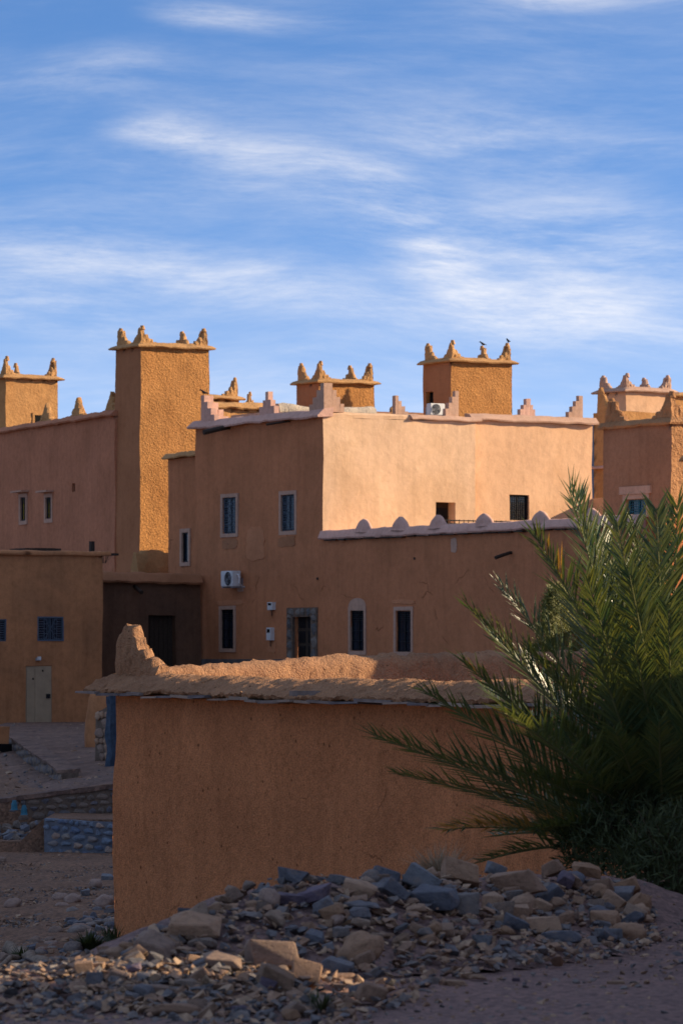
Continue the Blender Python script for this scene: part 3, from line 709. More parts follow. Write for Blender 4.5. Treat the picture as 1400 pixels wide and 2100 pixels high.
# entrance: door leaf, stone surround
h = Wn['door']; m = MB(); m.obox(Oall, B, nS, h[0], h[1], -.22, -.18, GZ, h[3]); dr = m.build('entrance_door', M['wood'], house)
for k in range(2):
    for j in range(4):
        q = MB(); w = (h[1]-h[0])/2; q.obox(Oall, B, nS, h[0]+w*k+.1, h[0]+w*(k+1)-.1, -.18, -.165, h[2]+.1+j*.52, h[2]+.5+j*.52); q.build('panel', M['iron'], dr)
ho = fo(590, 652, 1246, 1385); m = MB()
m.obox(Oall, B, nS, ho[0], h[0]-.003, -.05, .05, GZ, h[3]); m.obox(Oall, B, nS, h[1]+.003, ho[1], -.05, .05, GZ, h[3]); m.obox(Oall, B, nS, ho[0], ho[1], -.05, .05, h[3]+.003, ho[3])
sr = m.build('door_surround', M['mortar'], house)
def hull_mesh(name, n, sx, sy, sz, seed, mat, round_=0.0):
    rnd = random.Random(seed); bm = bmesh.new()
    if n < 16:      # broken, blocky stones
        k = rnd.uniform(.45, .8)
        for cx in (-1, 1):
            for cy in (-1, 1):
                for cz in (-1, 1): bm.verts.new((cx*sx*rnd.uniform(.5, .95), cy*sy*rnd.uniform(.5, .95), cz*sz*k*rnd.uniform(.5, 1.0)))
    for i in range(n if n >= 16 else 4):
        v = V((rnd.gauss(0, 1), rnd.gauss(0, 1), rnd.gauss(0, 1))).normalized()*rnd.uniform(.82, 1.05)
        bm.verts.new((v.x*sx, v.y*sy, v.z*sz))
    r = bmesh.ops.convex_hull(bm, input=bm.verts)
    bmesh.ops.delete(bm, geom=[g for g in r['geom_interior'] if isinstance(g, bmesh.types.BMVert)], context='VERTS')
    if round_:
        bmesh.ops.bevel(bm, geom=bm.edges[:], offset=round_, segments=1, affect='EDGES', profile=.5, clamp_overlap=True)
    bm.normal_update(); me = bpy.data.meshes.new(name); bm.to_mesh(me); bm.free(); me.materials.append(mat); return me
def flat_stones(parent, o, d, n, rects, mat, meshes, t, seed=1):
    """face stones set in a wall: one object each, sharing a few meshes"""
    rnd = random.Random(seed); off = LOC[parent.name]
    for s0, s1, z0, z1 in rects:
        ob = bpy.data.objects.new('stone', rnd.choice(meshes)); COL.objects.link(ob); ob.parent = parent
        c = V((o[0]+d[0]*(s0+s1)/2+n[0]*t, o[1]+d[1]*(s0+s1)/2+n[1]*t, (z0+z1)/2))
        ob.location = c-off; ob.scale = ((s1-s0)/2*rnd.uniform(.98, 1.12), .06, (z1-z0)/2*rnd.uniform(.98, 1.12))
        ob.rotation_euler = (0, rnd.uniform(-.12, .12), math.atan2(d[1], d[0]))
SUR = [hull_mesh('surround_stone_%d' % i, 22, 1, 1, 1, i, M['surround']) for i in range(5)]
rects = []
random.seed(5)
for a, b in ((ho[0], h[0]), (h[1], ho[1])):
    z = GZ+.9
    while z < h[3]: hh = random.uniform(.3, .5); rects.append((a+.01, b-.01, z, min(z+hh, h[3]+.1))); z += hh
s = ho[0]
while s < ho[1]-.1: w = random.uniform(.3, .55); rects.append((s, min(s+w, ho[1]), h[3]+.03, ho[3]-.01)); s += w
flat_stones(sr, Oall, B, nS, rects, None, SUR, .05)
m = MB(); s0, s1 = wallseg(Oall, B, 400, 589); m.obox(Oall, B, nS, s0, s1, -.02, .05, GZ, zat(1352, 143)); m.build('plinth', M['surround'], house)
# spouts
spout(house, Oall, B, nS, hit(Oall, B, 470), zat(877, 146), 1.05, .22, .08); spout(house, Oall, B, nS, hit(Oall, B, 593), zat(864, 142), .92, .14, .035)
spout(house, Oall, B, nS, hit(Oall, B, 1048), zat(1135, 131), .62, .17, .05)
for px, py in ((850, 1146), (470, 1118), (651, 1187), (521, 1117)):
    s = hit(Oall, B, px); m = MB(); m.obox(Oall, B, nS, s-.05, s+.05, -.1, .025, zat(py+2, yat(Oall, B, s)), zat(py-3, yat(Oall, B, s))); m.build('beam_end', M['wood'], house)
# repairs and stains in the plaster
def plaster_patch(px0, px1, py0, py1, mat, seed, t=.018):
    h = fo(px0, px1, py0, py1); r2 = random.Random(seed); m = MB(); k = 26; cs, cz, rs, rz = (h[0]+h[1])/2, (h[2]+h[3])/2, (h[1]-h[0])/2, (h[3]-h[2])/2
    d3 = V((B.x, B.y, 0)); n3 = V((nS.x, nS.y, 0)); o3 = V((Oall.x, Oall.y, 0)); ring = []
    for i in range(k):
        a = 2*math.pi*i/k; e = 1/max(abs(math.cos(a))**6+abs(math.sin(a))**6, 1e-6)**(1/6)*r2.uniform(.86, 1.05)
        ring.append(rv(o3+d3*(cs+math.cos(a)*e*rs)+V((0, 0, cz+math.sin(a)*e*rz)), WALLN))
    f = [m.pt(p+n3*t, False) for p in ring]; b_ = [m.pt(p-n3*.03, False) for p in ring]; c_ = m.pt(rv(o3+d3*cs+V((0, 0, cz)), WALLN)+n3*t, False)
    for i in range(k): m.idx((c_, f[i], f[(i+1) % k])); m.idx((f[i], b_[i], b_[(i+1) % k], f[(i+1) % k]))
    m.build('plaster_patch', M[mat], house)
for k, a in enumerate(((925, 937, 1104, 1134, 'patch'), (455, 487, 1103, 1126, 'damp'), (572, 607, 1100, 1122, 'damp'), (446, 500, 1230, 1241, 'patch2'), (802, 851, 1229, 1238, 'patch2'), (548, 566, 1316, 1340, 'patch2'), (505, 545, 1080, 1150, 'patch2'), (486, 500, 1195, 1214, 'patch'))): plaster_patch(*a, 60+k)
# merlons on the roof (painted, sharp steps)
def st(rev=False, H=.95, Wd=.85, n=4):
    r = []
    for i in range(n): r.append((Wd*i/n, Wd*(i+1)/n-.002, H*(1-i/n)))
    return [(Wd-b, Wd-a, hh) for a, b, hh in r] if rev else r
zm = zt_main+.22
o = C0+B*(Lf-.28)-A*-.02; crisp_merlon(house, o+A*.05, -B, A, zm, st(H=.98, Wd=1.0), .2, M['pink'], wing2=st(H=.98, Wd=.85))
s = hit(C0, B, 545); o = C0+B*(s-.5)+A*.05
crisp_merlon(house, o, B, A, zm, [(0, .24, .34), (.24, .42, .56), (.42, .62, .86), (.62, .8, .56), (.8, 1.04, .34)], .2, M['pink'])
o = C0+A*.05+B*.05; crisp_merlon(house, o, B, A, zm, st(H=.95, Wd=1.0), .2, M['patch'], wing2=st(H=.95, Wd=.62))
s = hit(C0, A, 826); o = C0+A*s+B*.5; crisp_merlon(house, o, A, B, zm-.1, st(H=.74, Wd=.52), .2, M['patch'])
s = hit(C0, A, 915); o = C0+A*s+B*.06; crisp_merlon(house, o, A, B, zm, st(True, H=.85, Wd=.55), .2, M['patch'], wing2=None)
s = hit(C1, A, 1079); o = C1+A*s+B*.4; crisp_merlon(house, o, A, B, z_t2+.2, [(0, .14, .3), (.14, .26, .46), (.26, .44, .68), (.44, .54, .46), (.54, .64, .3)], .2, M['pink'])
s = hit(C1, A, 1167); o = C1+A*s+B*.06; crisp_merlon(house, o, A, B, z_t2+.24, st(True, H=.80, Wd=.62), .2, M['patch'])
# low wall closing the terrace
m = MB(); Ow = C1+A*(R2+.0)-B*.02; zw = zat(1022, Ow[1])
m.facade(Ow, -B, -A, 8.0, z_ter, zw, (), .4); m.facade(Ow+A*.25, -B, A, 8.0, z_ter, zw, (), .8)
m.grid(V((Ow.x, Ow.y, zw)), V((A.x, A.y, 0))*.25, -V((B.x, B.y, 0))*8.0, 1, 20, True); m.displace(((1, .03),))
m.build('terrace_side_wall', M['peach_warm'], house, smooth=40)

# things fixed to or standing on the main house
def air_con(name, label, o, d, n, s0, z0, w=.80, h=.55, dp=.30, hose=True):
    d3 = V((d[0], d[1], 0)); n3 = V((n[0], n[1], 0)); b = V((o[0], o[1], z0))+d3*(s0+w/2)+n3*.12
    t = thing(name, b, label, 'air conditioner')
    m = MB(); m.obox(o, d, n, s0, s0+w, .12, .12+dp, z0, z0+h)
    bm = bmesh.new(); me = m.build('casing', M['white'], t); bm.from_mesh(me.data); bmesh.ops.bevel(bm, geom=bm.edges[:], offset=.02, segments=2, affect='EDGES'); bm.to_mesh(me.data); bm.free()
    c = V((o[0], o[1], z0+h/2))+d3*(s0+w*.38)+n3*(.12+dp+.012); g = MB()
    for rr in (.24, .19, .14, .09, .04):
        pts = [c+d3*math.cos(x*math.pi/10)*rr*h/.55+V((0, 0, math.sin(x*math.pi/10)*rr*h/.55)) for x in range(21)]; g.tube(pts, .008, 4)
    g.build('fan_guard', M['grey_plastic'], t)
    k = MB(); seg = 20; ring = [k.pt(c-n3*.008+d3*math.cos(2*math.pi*x/seg)*.235*h/.55+V((0, 0, math.sin(2*math.pi*x/seg)*.235*h/.55)), False) for x in range(seg)]
    r2 = [k.pt(k.v[i]-n3*.02, False) for i in ring]; k.idx(ring)
    for x in range(seg): k.idx((ring[x], ring[(x+1) % seg], r2[(x+1) % seg], r2[x]))
    k.build('fan_opening', M['dark'], t)
    for x in (.12, .88):
        q = MB(); q.obox(o, d, n, s0+w*x-.02, s0+w*x+.02, -.02, .12+dp, z0-.05, z0-.002); q.obox(o, d, n, s0+w*x-.02, s0+w*x+.02, -.02, .02, z0-.05, z0+.3); q.build('bracket', M['grey_plastic'], t)
    if hose:
        q = MB(); b0 = V((o[0], o[1], z0+h*.75))+d3*(s0-.02)+n3*.3
        q.tube([b0+d3*.1, b0-d3*.12, b0-d3*.2-V((0, 0, .12)), b0-d3*.17-V((0, 0, .3)), b0-d3*.05-n3*.2-V((0, 0, .42)), b0-n3*.34-V((0, 0, .45))], .03, 6); q.build('hose', M['white'], t)
    return t
s1 = hit(Oall, B, 500); air_con('air_conditioner', 'white outdoor air conditioner bracketed on the brown facade between two windows', Oall, B, nS, s1-.0, zat(1203, 145), .86, .56, .34)
s0 = hit(C0, A, 870); o = C0+A*0+B*2.2; air_con('air_conditioner', 'white air conditioner standing on the roof before the crow tower', o, A, -B, hit(o, A, 869)+.02, zat(851, o[1]+A[1]*5), .62, .42, .28, False)
def wall_box(name, label, cat, px0, px1, py0, py1, mat, extra=None):
    h = fo(px0, px1, py0, py1); b = V((Oall.x+B.x*h[0], Oall.y+B.y*h[0], h[2])); t = thing(name, b, label, cat)
    m = MB(); m.obox(Oall, B, nS, h[0], h[1], -.03, .14, h[2], h[3]); m.build('case', mat, t)
    w, hh = h[1]-h[0], h[3]-h[2]
    m = MB(); m.obox(Oall, B, nS, h[0]+w*.2, h[1]-w*.2, .14, .152, h[3]-hh*.4, h[3]-hh*.12); m.build('dial_window', M['dark'], t)
    m = MB(); m.obox(Oall, B, nS, h[0]+w*.05, h[1]-w*.05, .14, .147, h[2]+hh*.04, h[2]+hh*.5); m.build('cover', mat, t)
    m = MB(); c = V((Oall.x+B.x*(h[0]+w/2), Oall.y+B.y*(h[0]+w/2), h[2])); m.tube([c+V((nS.x, nS.y, 0))*.06, c+V((nS.x, nS.y, 0))*.06-V((0, 0, .22))], .018, 6); m.build('cable', M['rubber'], t)
wall_box('junction_box', 'small white junction box high on the brown facade above the meter', 'junction box', 555, 565, 1235, 1251, M['white'])
wall_box('electricity_meter', 'tall narrow white electricity meter box beside the stone framed entrance', 'meter', 553, 562, 1287, 1313, M['white'])
# terrace railing
s0, s1 = hit(C0, A, 905), hit(C0, A, 1048); Yr = yat(C0, A, s0)-2; o = C0-B*1.6
rt = thing('terrace_railing', (o.x+A.x*s0, o.y+A.y*s0, z_ter), 'dark thin metal railing on the terrace in front of the sunlit wall', 'railing')
s0, s1 = hit(o, A, 912), hit(o, A, 1046)
for zz in (zat(1067, o[1]+A[1]*s0), zat(1074, o[1]+A[1]*s0)):
    m = MB(); m.tube([V((o.x+A.x*s0, o.y+A.y*s0, zz)), V((o.x+A.x*s1, o.y+A.y*s1, zz))], .022, 6); m.build('rail', M['iron'], rt)
k = 14
for i in range(k+1):
    s = s0+(s1-s0)*i/k; m = MB(); m.tube([V((o.x+A.x*s, o.y+A.y*s, z_ter)), V((o.x+A.x*s, o.y+A.y*s, zat(1065, o[1]+A[1]*s0)))], .016, 6); m.build('post', M['iron'], rt)

# ------------------------------------------------------------------ narrow annex beside the main house
Fc = C0+B*Lf+A*.25; Fo = Fc; zt = zat(940, Fc[1]+1.5); Ln = hit(Fo, B, 345)
t = thing('narrow_annex', (Fo.x, Fo.y, GZ), 'narrow brown annex with one slit window squeezed against the main house', 'house')
hA = opening(Fo, B, 374, 387, 1092, 1153); mb = MB(); mb.block(Fo, 4.5, Ln, GZ, zt, (), [hA]); mb.displace(WALLN); mb.build('wall', M['facade'], t, smooth=40)
window(t, Fo, B, nS, hA, surround='patch', sw=.14, grille=None)
q0 = Fo+B*(Ln+.15); q1 = Fo-B*.0; cope_path(t, [(q0.x, q0.y, zt), (q1.x, q1.y, zt+.05)], [(.2, -.02), (.22, .03), (.0, .2), (-.3, .2), (-.3, 0)], 'cope', ((1.5, .05), (6, .03)), 1)

# ------------------------------------------------------------------ tall tower, its wing, and the towers behind
t, c, L1, L2, zt = tower('corner_tower', 'tallest coarse plastered tower with four horns, rising behind the narrow annex', 289, 156, 238, 428, 712, GZ, 'tower', .13, mh=.64, mw=.70)
# reddish wing running back from the tower
D2 = V((-.398, .917)).normalized(); Nn = V((-D2[1], D2[0])); Nn = Nn if Nn[1] < 0 else -Nn
Wo = P2(236, 157.5); Lr = hit(Wo, D2, -50); ztw = zat(852, 157.6)
t = thing('reddish_wing', (Wo.x, Wo.y, GZ), 'reddish house wing with two amber windows, running back from the tallest tower', 'house')
def wo(px0, px1, py0, py1): return opening(Wo, D2, px0, px1, py0, py1)
hs = [wo(43, 54, 1020, 1068), wo(95, 106, 1020, 1064), wo(148, 154, 991, 1008)]
mb = MB(); mb.block(Wo, 5, Lr, GZ, ztw, (), hs, d1=V((D2[1], -D2[0])), d2=D2); mb.displace(WALLN); mb.build('wall', M['reddish'], t, smooth=40)
for h in hs[:2]:
    window(t, Wo, D2, Nn, h, surround='patch', sw=.16, grille='bars', glass='glass_y')
    m = MB(); m.obox(Wo, D2, Nn, h[0]-.32, h[1]+.32, -.05, .35, h[3]+.20, h[3]+.27); m.v = [p-V((0, 0, .0)) for p in m.v]; m.build('window_hood', M['patch'], t)
m = MB(); h = hs[2]; m.obox(Wo, D2, Nn, h[0]-.02, h[1]+.02, -.3, -.2, h[2]-.02, h[3]+.02); m.build('opening', M['dark'], t)
q0 = Wo+D2*(Lr+.2); q1 = Wo
cope_path(t, [(q0.x, q0.y, ztw), (q1.x, q1.y, ztw)], [(.16, -.02), (.2, .04), (.02, .22), (-.3, .22), (-.3, 0)], 'reddish', ((1.5, .04), (6, .02)), 1)
for px in (86, 150, 219):
    s = hit(Wo, D2, px); o = Wo+D2*(s-.7)-Nn*.1; m = MB()
    m.wing((o.x, o.y, ztw+.16), D2, -Nn, [(0, .3, .14), (.3, .5, .38), (.5, .62, .60), (.62, .80, .82), (.80, .92, .60), (.92, 1.12, .38), (1.12, 1.4, .14)], .3, ((5, .03), (12, .03), (26, .02)), .03, .015); m.build('merlon', M['cope'], t, smooth=50)
# far tower
t, c, L1, L2, zt = tower('far_tower', 'ochre tower with a square opening behind the amber windowed wing', 12, 178, -70, 119, 776, GZ, 'tower_fine', .03, mh=.75, mw=.5)
h = opening(c, A, 67, 103, 847, 872); m = MB(); ring_boxes(m, c, A, -B, [h[0]+.1, h[1]-.1, h[2]+.05, h[3]-.1], .1, -.1, .04)
fw = m.build('window', M['tower_fine'], t); m = MB(); m.obox(c, A, -B, h[0], h[1], -.2, .015, h[2], h[3]); m.build('opening', M['dark'], fw)
# little tower top and lower roof beside the tallest tower
c = P2(420, 170); zt = zat(818, 170); L1 = hit(c, A, 490)
t = thing('roof_turret', (c.x, c.y, GZ), 'low ochre roof turret with one horn just past the tallest tower', 'tower')
mb = MB(); mb.block(c, L1, 2.4, GZ, zt, (), ()); mb.displace(ROUGHN); mb.build('wall', M['tower'], t, smooth=45)
cp = MB(); cs = [c, c+A*L1, c+A*L1+B*2.4, c+B*2.4]; cp.coping([(p.x, p.y, zt) for p in cs], [(.2, 0), (.23, .05), (.1, .13), (-.1, .2), (-.3, .18), (-.3, 0)], True, .2, ((2.5, .035), (9, .02))); cp.build('coping', M['cope'], t, smooth=50)
corner_merlons(t, [((cs[1].x, cs[1].y, zt+.12), -1, 1)], M['cope'], .72, .72, .2)
c = P2(372, 164); zt = zat(838, 165); L1 = hit(c, A, 560)
t = thing('rear_house', (c.x, c.y, GZ), 'low rear house with bright ochre coping between the tallest tower and the pink merlons', 'house')
mb = MB(); mb.block(c, L1, 5, GZ, zt, (), ()); mb.displace(ROUGHN); mb.build('wall', M['tower_fine'], t, smooth=45)
cope_path(t, [(c.x, c.y, zt), ((c+A*L1).x, (c+A*L1).y, zt)], [(.2, 0), (.24, .06), (.1, .2), (-.1, .3), (-.3, .2), (-.3, 0)], 'cope', ((2, .06), (7, .03)))
o = c+A*hit(c, A, 548)+B*1.5; corner_merlons(t, [((o.x, o.y, zt+.1), 1, 1)], M['cope'], .65, .5, .16)
# grey parapet of a roof in front of the middle tower
c = P2(575, 160); zt = zat(842, 160); L1 = hit(c, A, 772)
t = thing('grey_parapet_house', (c.x, c.y, GZ), 'flat roof with pale grey mud parapet below the short middle tower', 'house')
mb = MB(); mb.block(c, L1, 4, GZ, zt, (), ()); mb.displace(ROUGHN); mb.build('wall', M['grey_mud'], t, smooth=45)
cope_path(t, [(c.x, c.y, zt-.05), ((c+A*L1).x, (c+A*L1).y, zt-.05)], [(.04, 0), (.06, .06), (.02, .22), (-.1, .32), (-.4, .3), (-.4, 0)], 'grey_mud', ((.7, .14), (3, .05), (9, .02)))
tower('middle_tower', 'short squat tower with four horns behind the pink corner merlon', 655, 174, 608, 767, 785, GZ, 'tower', .02, mh=.72, mw=.6)
tower('crow_tower', 'square coarse plastered tower with crows on its horns and a small window', 926, 172, 868, 1049, 742, GZ, 'tower', .03, mh=.70, mw=.6, holes_b=((874, 889, 804, 829),))
c = P2(772, 185); t = thing('distant_roof', (c.x, c.y, GZ), 'thin dark roof line of a distant house between two towers', 'house')
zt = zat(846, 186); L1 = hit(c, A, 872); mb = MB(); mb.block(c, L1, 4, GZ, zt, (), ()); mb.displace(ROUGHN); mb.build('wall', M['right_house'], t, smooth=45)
o = c+A*hit(c, A, 803); m = MB(); m.wing((o.x, o.y, zt), A, B, [(0, .1, .2), (.1, .25, .36), (.25, .35, .2)], .2, EARTH); m.build('merlon', M['cope'], t, smooth=50)
# smooth tower and its companion at the far end
t, c, L1, L2, zt = tower('smooth_tower', 'smooth honey coloured tower with a cracked sunlit face behind the blue framed window house', 1283, 166, 1226, 1378, 803, GZ, 'peach_warm', .01, mh=.55, mw=.6, copemat='patch', over=.18)
c = P2(1262, 158); L2 = hit(c, B, 1216); zt = zat(846, 158.5)
t = thing('orange_side_house', (c.x, c.y, GZ), 'thin slice of orange side wall with a ledge between two houses', 'house')
mb = MB(); mb.block(c, 4, L2, GZ, zt, (), ()); mb.displace(ROUGHN); mb.build('wall', M['tower_fine'], t, smooth=45)
q0 = c+B*(L2+.1); cope_path(t, [(q0.x, q0.y, zat(964, 160)), (c.x, c.y, zat(964, 160))], [(.12, 0), (.13, .06), (0, .12), (-.1, .1), (-.1, 0)], 'pink', ((2, .02),), 1, 'ledge')
m = MB(); o = c+B*(L2-.25)
m.wing((o.x, o.y, zt), -B, A, [(0, .22, 1.0), (.22, .42, .72), (.42, .7, .4), (.7, 1.0, .2)], .25, EARTH); m.build('merlon', M['tower_fine'], t, smooth=50)
c = P2(1375, 172); zt = zat(812, 172); t = thing('orange_back_house', (c.x, c.y, GZ), 'orange wall of a house past the smooth tower at the picture edge', 'house')
mb = MB(); mb.block(c, 5, 3, GZ, zt, (), ()); mb.displace(ROUGHN); mb.build('wall', M['tower_fine'], t, smooth=45)
cope_path(t, [(c.x, c.y, zt), ((c+A*5).x, (c+A*5).y, zt)], [(.2, 0), (.22, .06), (.1, .16), (-.1, .2), (-.3, .2), (-.3, 0)], 'cope')

# ------------------------------------------------------------------ house with the blue framed window
c = P2(1375, 133); L2 = hit(c, B, 1236); zt = zat(868, 133); L1 = 5.5
t = thing('blue_window_house', (c.x, c.y, GZ), 'brown house with a blue framed window and two worn horns, behind the palm', 'house')
hb = opening(c, B, 1283, 1325, 1023, 1100)
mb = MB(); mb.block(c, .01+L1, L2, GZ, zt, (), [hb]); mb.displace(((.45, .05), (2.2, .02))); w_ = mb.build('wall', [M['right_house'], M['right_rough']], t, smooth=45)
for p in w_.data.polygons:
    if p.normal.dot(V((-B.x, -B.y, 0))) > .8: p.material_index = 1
q0 = c+B*(L2+.12); q1 = c; q2 = c+A*(L1+.1)
cp = MB(); cp.coping([(q0.x, q0.y, zt), (q1.x, q1.y, zt), (q2.x, q2.y, zt)], [(.14, -.03), (.17, .04), (.02, .2), (-.3, .24), (-.3, 0)], False, .2, ((1.5, .05), (6, .03)), 1); cp.build('coping', M['right_rough'], t, smooth=50)
wd = window(t, c, B, nS, hb, dep=.14, surround='patch', sw=.16, iron='turq'); wd['label'] = 'turquoise framed window'
m = MB(); m.obox(c, B, nS, hb[0]-.3, hb[1]+.3, -.03, .08, hb[3]+.16, hb[3]+.42); m.build('lintel', M['patch'], t)
corner_merlons(t, [((c.x, c.y, zt+.15), 1, 1), ((q0.x-B.x*.2, q0.y-B.y*.2, zt+.12), 1, -1)], M['right_rough'], .78, .95, .28, amps=((4, .06), (11, .03)))

# ------------------------------------------------------------------ dark low room in the recess, with sloped mud roof edge
c = P2(205, 145); L1 = hit(c, A, 412); zt = zat(1193, 147)
t = thing('dark_low_room', (c.x, c.y, GZ-.1), 'low dark room with a plank door and crumbling mud eave in the deep corner', 'house')
hd = opening(c, A, 304, 360, 1262, 1372)
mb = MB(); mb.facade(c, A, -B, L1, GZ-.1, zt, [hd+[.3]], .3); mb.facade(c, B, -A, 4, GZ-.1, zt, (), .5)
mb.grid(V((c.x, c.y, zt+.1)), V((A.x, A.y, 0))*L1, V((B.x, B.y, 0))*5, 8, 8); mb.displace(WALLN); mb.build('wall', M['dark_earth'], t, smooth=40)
m = MB(); w = (hd[1]-hd[0])/6; dd = thing  # plank door
db = MB(); db.obox(c, A, -B, hd[0]-.02, hd[1]+.02, -.30, -.26, hd[2]-.2, hd[3]+.02); dr = db.build('plank_door', M['wood'], t)
for k in range(6):
    q = MB(); q.obox(c, A, -B, hd[0]+w*k+.012, hd[0]+w*(k+1)-.012, -.26, -.235, hd[2]-.2, hd[3]-.03); q.build('plank', M['wood'], dr)
q1 = c+A*L1
cp = MB(); cp.coping([(c.x, c.y, zt-.02), (q1.x, q1.y, zt-.06)], [(.22, -.02), (.25, .04), (.05, .28), (-.5, .36), (-.5, 0)], False, .2, ((1.2, .08), (5, .04), (12, .02))); cp.build('eave', M['damp'], t, smooth=50)
spout(t, c, A, -B, hit(c, A, 276), zat(1205, 148), .55, .22, .06)
# low mud parapet remnant in front of the tall tower
o = P2(283, 151.5); s1 = hit(o, A, 362); m = MB(); m.wing((o.x, o.y, zt+.15), A, B, [(0, .3, 1.0), (.3, s1-.5, 1.12), (s1-.5, s1, 1.05)], .5, ((2, .07), (7, .04)), .12); m.build('roof_parapet', M['cope'], t, smooth=50)
# hanging dry tuft on the dark wall
def tuft(name, label, cat, base, n, length, spread, mat, r=.006, up=1.0, seed=0, group=None):
    rnd = random.Random(seed); t = thing(name, base, label, cat, group); m = MB(); base = V(base)
    for i in range(n):
        a = rnd.uniform(0, 2*math.pi); k = rnd.uniform(0, 1)**.6*spread; ln = length*rnd.uniform(.5, 1.0)
        d = V((math.cos(a)*k, math.sin(a)*k, up)).normalized(); p0 = base+V((math.cos(a), math.sin(a), 0))*rnd.uniform(0, .12)*length
        p1 = p0+d*ln*.5+V((rnd.uniform(-.1, .1), rnd.uniform(-.1, .1), 0))*ln; p2 = p0+d*ln*.9+V((math.cos(a)*k*.25*ln, math.sin(a)*k*.25*ln, -.1*k*ln))
        w = V((-math.sin(a), math.cos(a), 0))*r
        ids = [m.pt(x, False) for x in (p0-w, p0+w, p1-w, p1+w, p2)]
        m.idx((ids[0], ids[1], ids[3], ids[2])); m.idx((ids[2], ids[3], ids[4]))
    m.build('stems', mat, t); return t
p = P(262, 1226, 147.3); tuft('hanging_tuft', 'dark dry tuft hanging on the wall of the dark low room', 'dry plant', p+V((-.1, -.15, .15)), 140, .42, 1.6, M['herb'], .014, -.3, 4)

# ------------------------------------------------------------------ olive low house with the beige door
c = P2(-60, 138.5); L1 = hit(c, A, 211); zt = zat(1137, 141)
t = thing('olive_low_house', (c.x, c.y, GZ), 'low olive tan house with grilled windows and a beige steel door on the alley', 'house')
hd = opening(c, A, 53, 108, 1366, 1490); hw1 = opening(c, A, 78, 131, 1265, 1314); hw2 = opening(c, A, -38, 14, 1269, 1316)
hd[2] = GZ+.05
mb = MB(); mb.facade(c, A, -B, L1, GZ-.2, zt, [hd+[.12], hw1, hw2], .25); mb.facade(c, B, -A, 6, GZ-.2, zt, (), .6); mb.facade(c+A*L1, B, A, 6, GZ-.2, zt, (), .4)
mb.grid(V((c.x, c.y, zt)), V((A.x, A.y, 0))*L1, V((B.x, B.y, 0))*6, 10, 8); mb.displace(WALLN); mb.build('wall', M['olive'], t, smooth=40)
q0 = c-A*.1; q1 = c+A*(L1+.12); q2 = c+A*(L1+.12)+B*5
cp = MB(); cp.coping([(q0.x, q0.y, zt-.04), (q1.x, q1.y, zt-.04), (q2.x, q2.y, zt-.04)], [(.12, 0), (.14, .06), (.10, .13), (-.3, .16), (-.3, 0)], False, .2, ((1.5, .03), (6, .015))); cp.build('coping', M['olive'], t, smooth=50)
window(t, c, A, -B, hw1, dep=.1, grille='rays', iron='blue_iron'); window(t, c, A, -B, hw2, dep=.1, grille='rays', iron='blue_iron')
m = MB(); m.obox(c, A, -B, hd[0], hd[1], -.10, -.06, hd[2], hd[3]); dr = m.build('door', M['door_steel'], t)
for k in (0, 1):
    q = MB(); mid = hd[0]+(hd[1]-hd[0])*(.36); a, b = (hd[0]+.06, mid-.02) if k == 0 else (mid+.02, hd[1]-.06); q.obox(c, A, -B, a, b, -.06, -.045, hd[2]+.1, hd[3]-.1); q.build('panel', M['door_steel'], dr)
q = MB(); q.obox(c, A, -B, hd[1]-.22, hd[1]-.08, -.045, -.0, hd[2]+.95, hd[2]+1.1); q.build('lock', M['iron'], dr)
for fx, fz in ((.3, 1.62), (.66, 1.9)):
    q = MB(); x = hd[0]+(hd[1]-hd[0])*fx; q.obox(c, A, -B, x-.03, x+.03, -.045, -.035, hd[2]+fz-.03, hd[2]+fz+.03); q.build('peephole', M['dark'], dr)
s = hit(c, A, 78); z = zat(1350, 140)
lt = thing('wall_lamp', (c.x+A.x*s, c.y+A.y*s, z), 'small white bulkhead lamp above the beige steel door', 'lamp')
q = MB(); q.obox(c, A, -B, s-.07, s+.09, -.02, .06, z-.08, z+.02); q.build('base', M['grey_plastic'], lt)
q = MB(); q.obox(c, A, -B, s-.05, s+.05, .06, .16, z-.06, z+.06); q.build('cover', M['white'], lt)
# things on its roof
s0, s1 = hit(c+B*2, A, 52), hit(c+B*2, A, 126); o = c+B*2
st_ = thing('roof_slab', (o.x+A.x*s0, o.y+A.y*s0, zt), 'dark rounded sheet lying on the olive house roof', 'roof sheet'); m = MB(); m.obox(o, A, B, s0, s1, 0, 1.2, zt, zt+.24, .2); m.displace(((2, .03),)); m.build('sheet', M['wood'], st_, smooth=60)
s0 = hit(o, A, 187); pt_ = thing('roof_post', (o.x+A.x*s0, o.y+A.y*s0, zt), 'short dark chimney post at the edge of the olive house roof', 'chimney'); m = MB(); m.obox(o, A, B, s0, s0+.15, 0, .15, zt, zt+.52); m.build('shaft', M['wood'], pt_)
m = MB(); m.obox(o, A, B, s0-.1, s0+.95, -.3, .6, zt+.02, zt+.1); m.build('foot', M['wood'], pt_)
p = c+A*(L1+.05); tuft('wire_tuft', 'thin wire and twigs sprouting from the corner of the olive house coping', 'wires', (p.x, p.y, zt-.3), 14, .95, 1.0, M['wood'], .010, 1.0, 12)

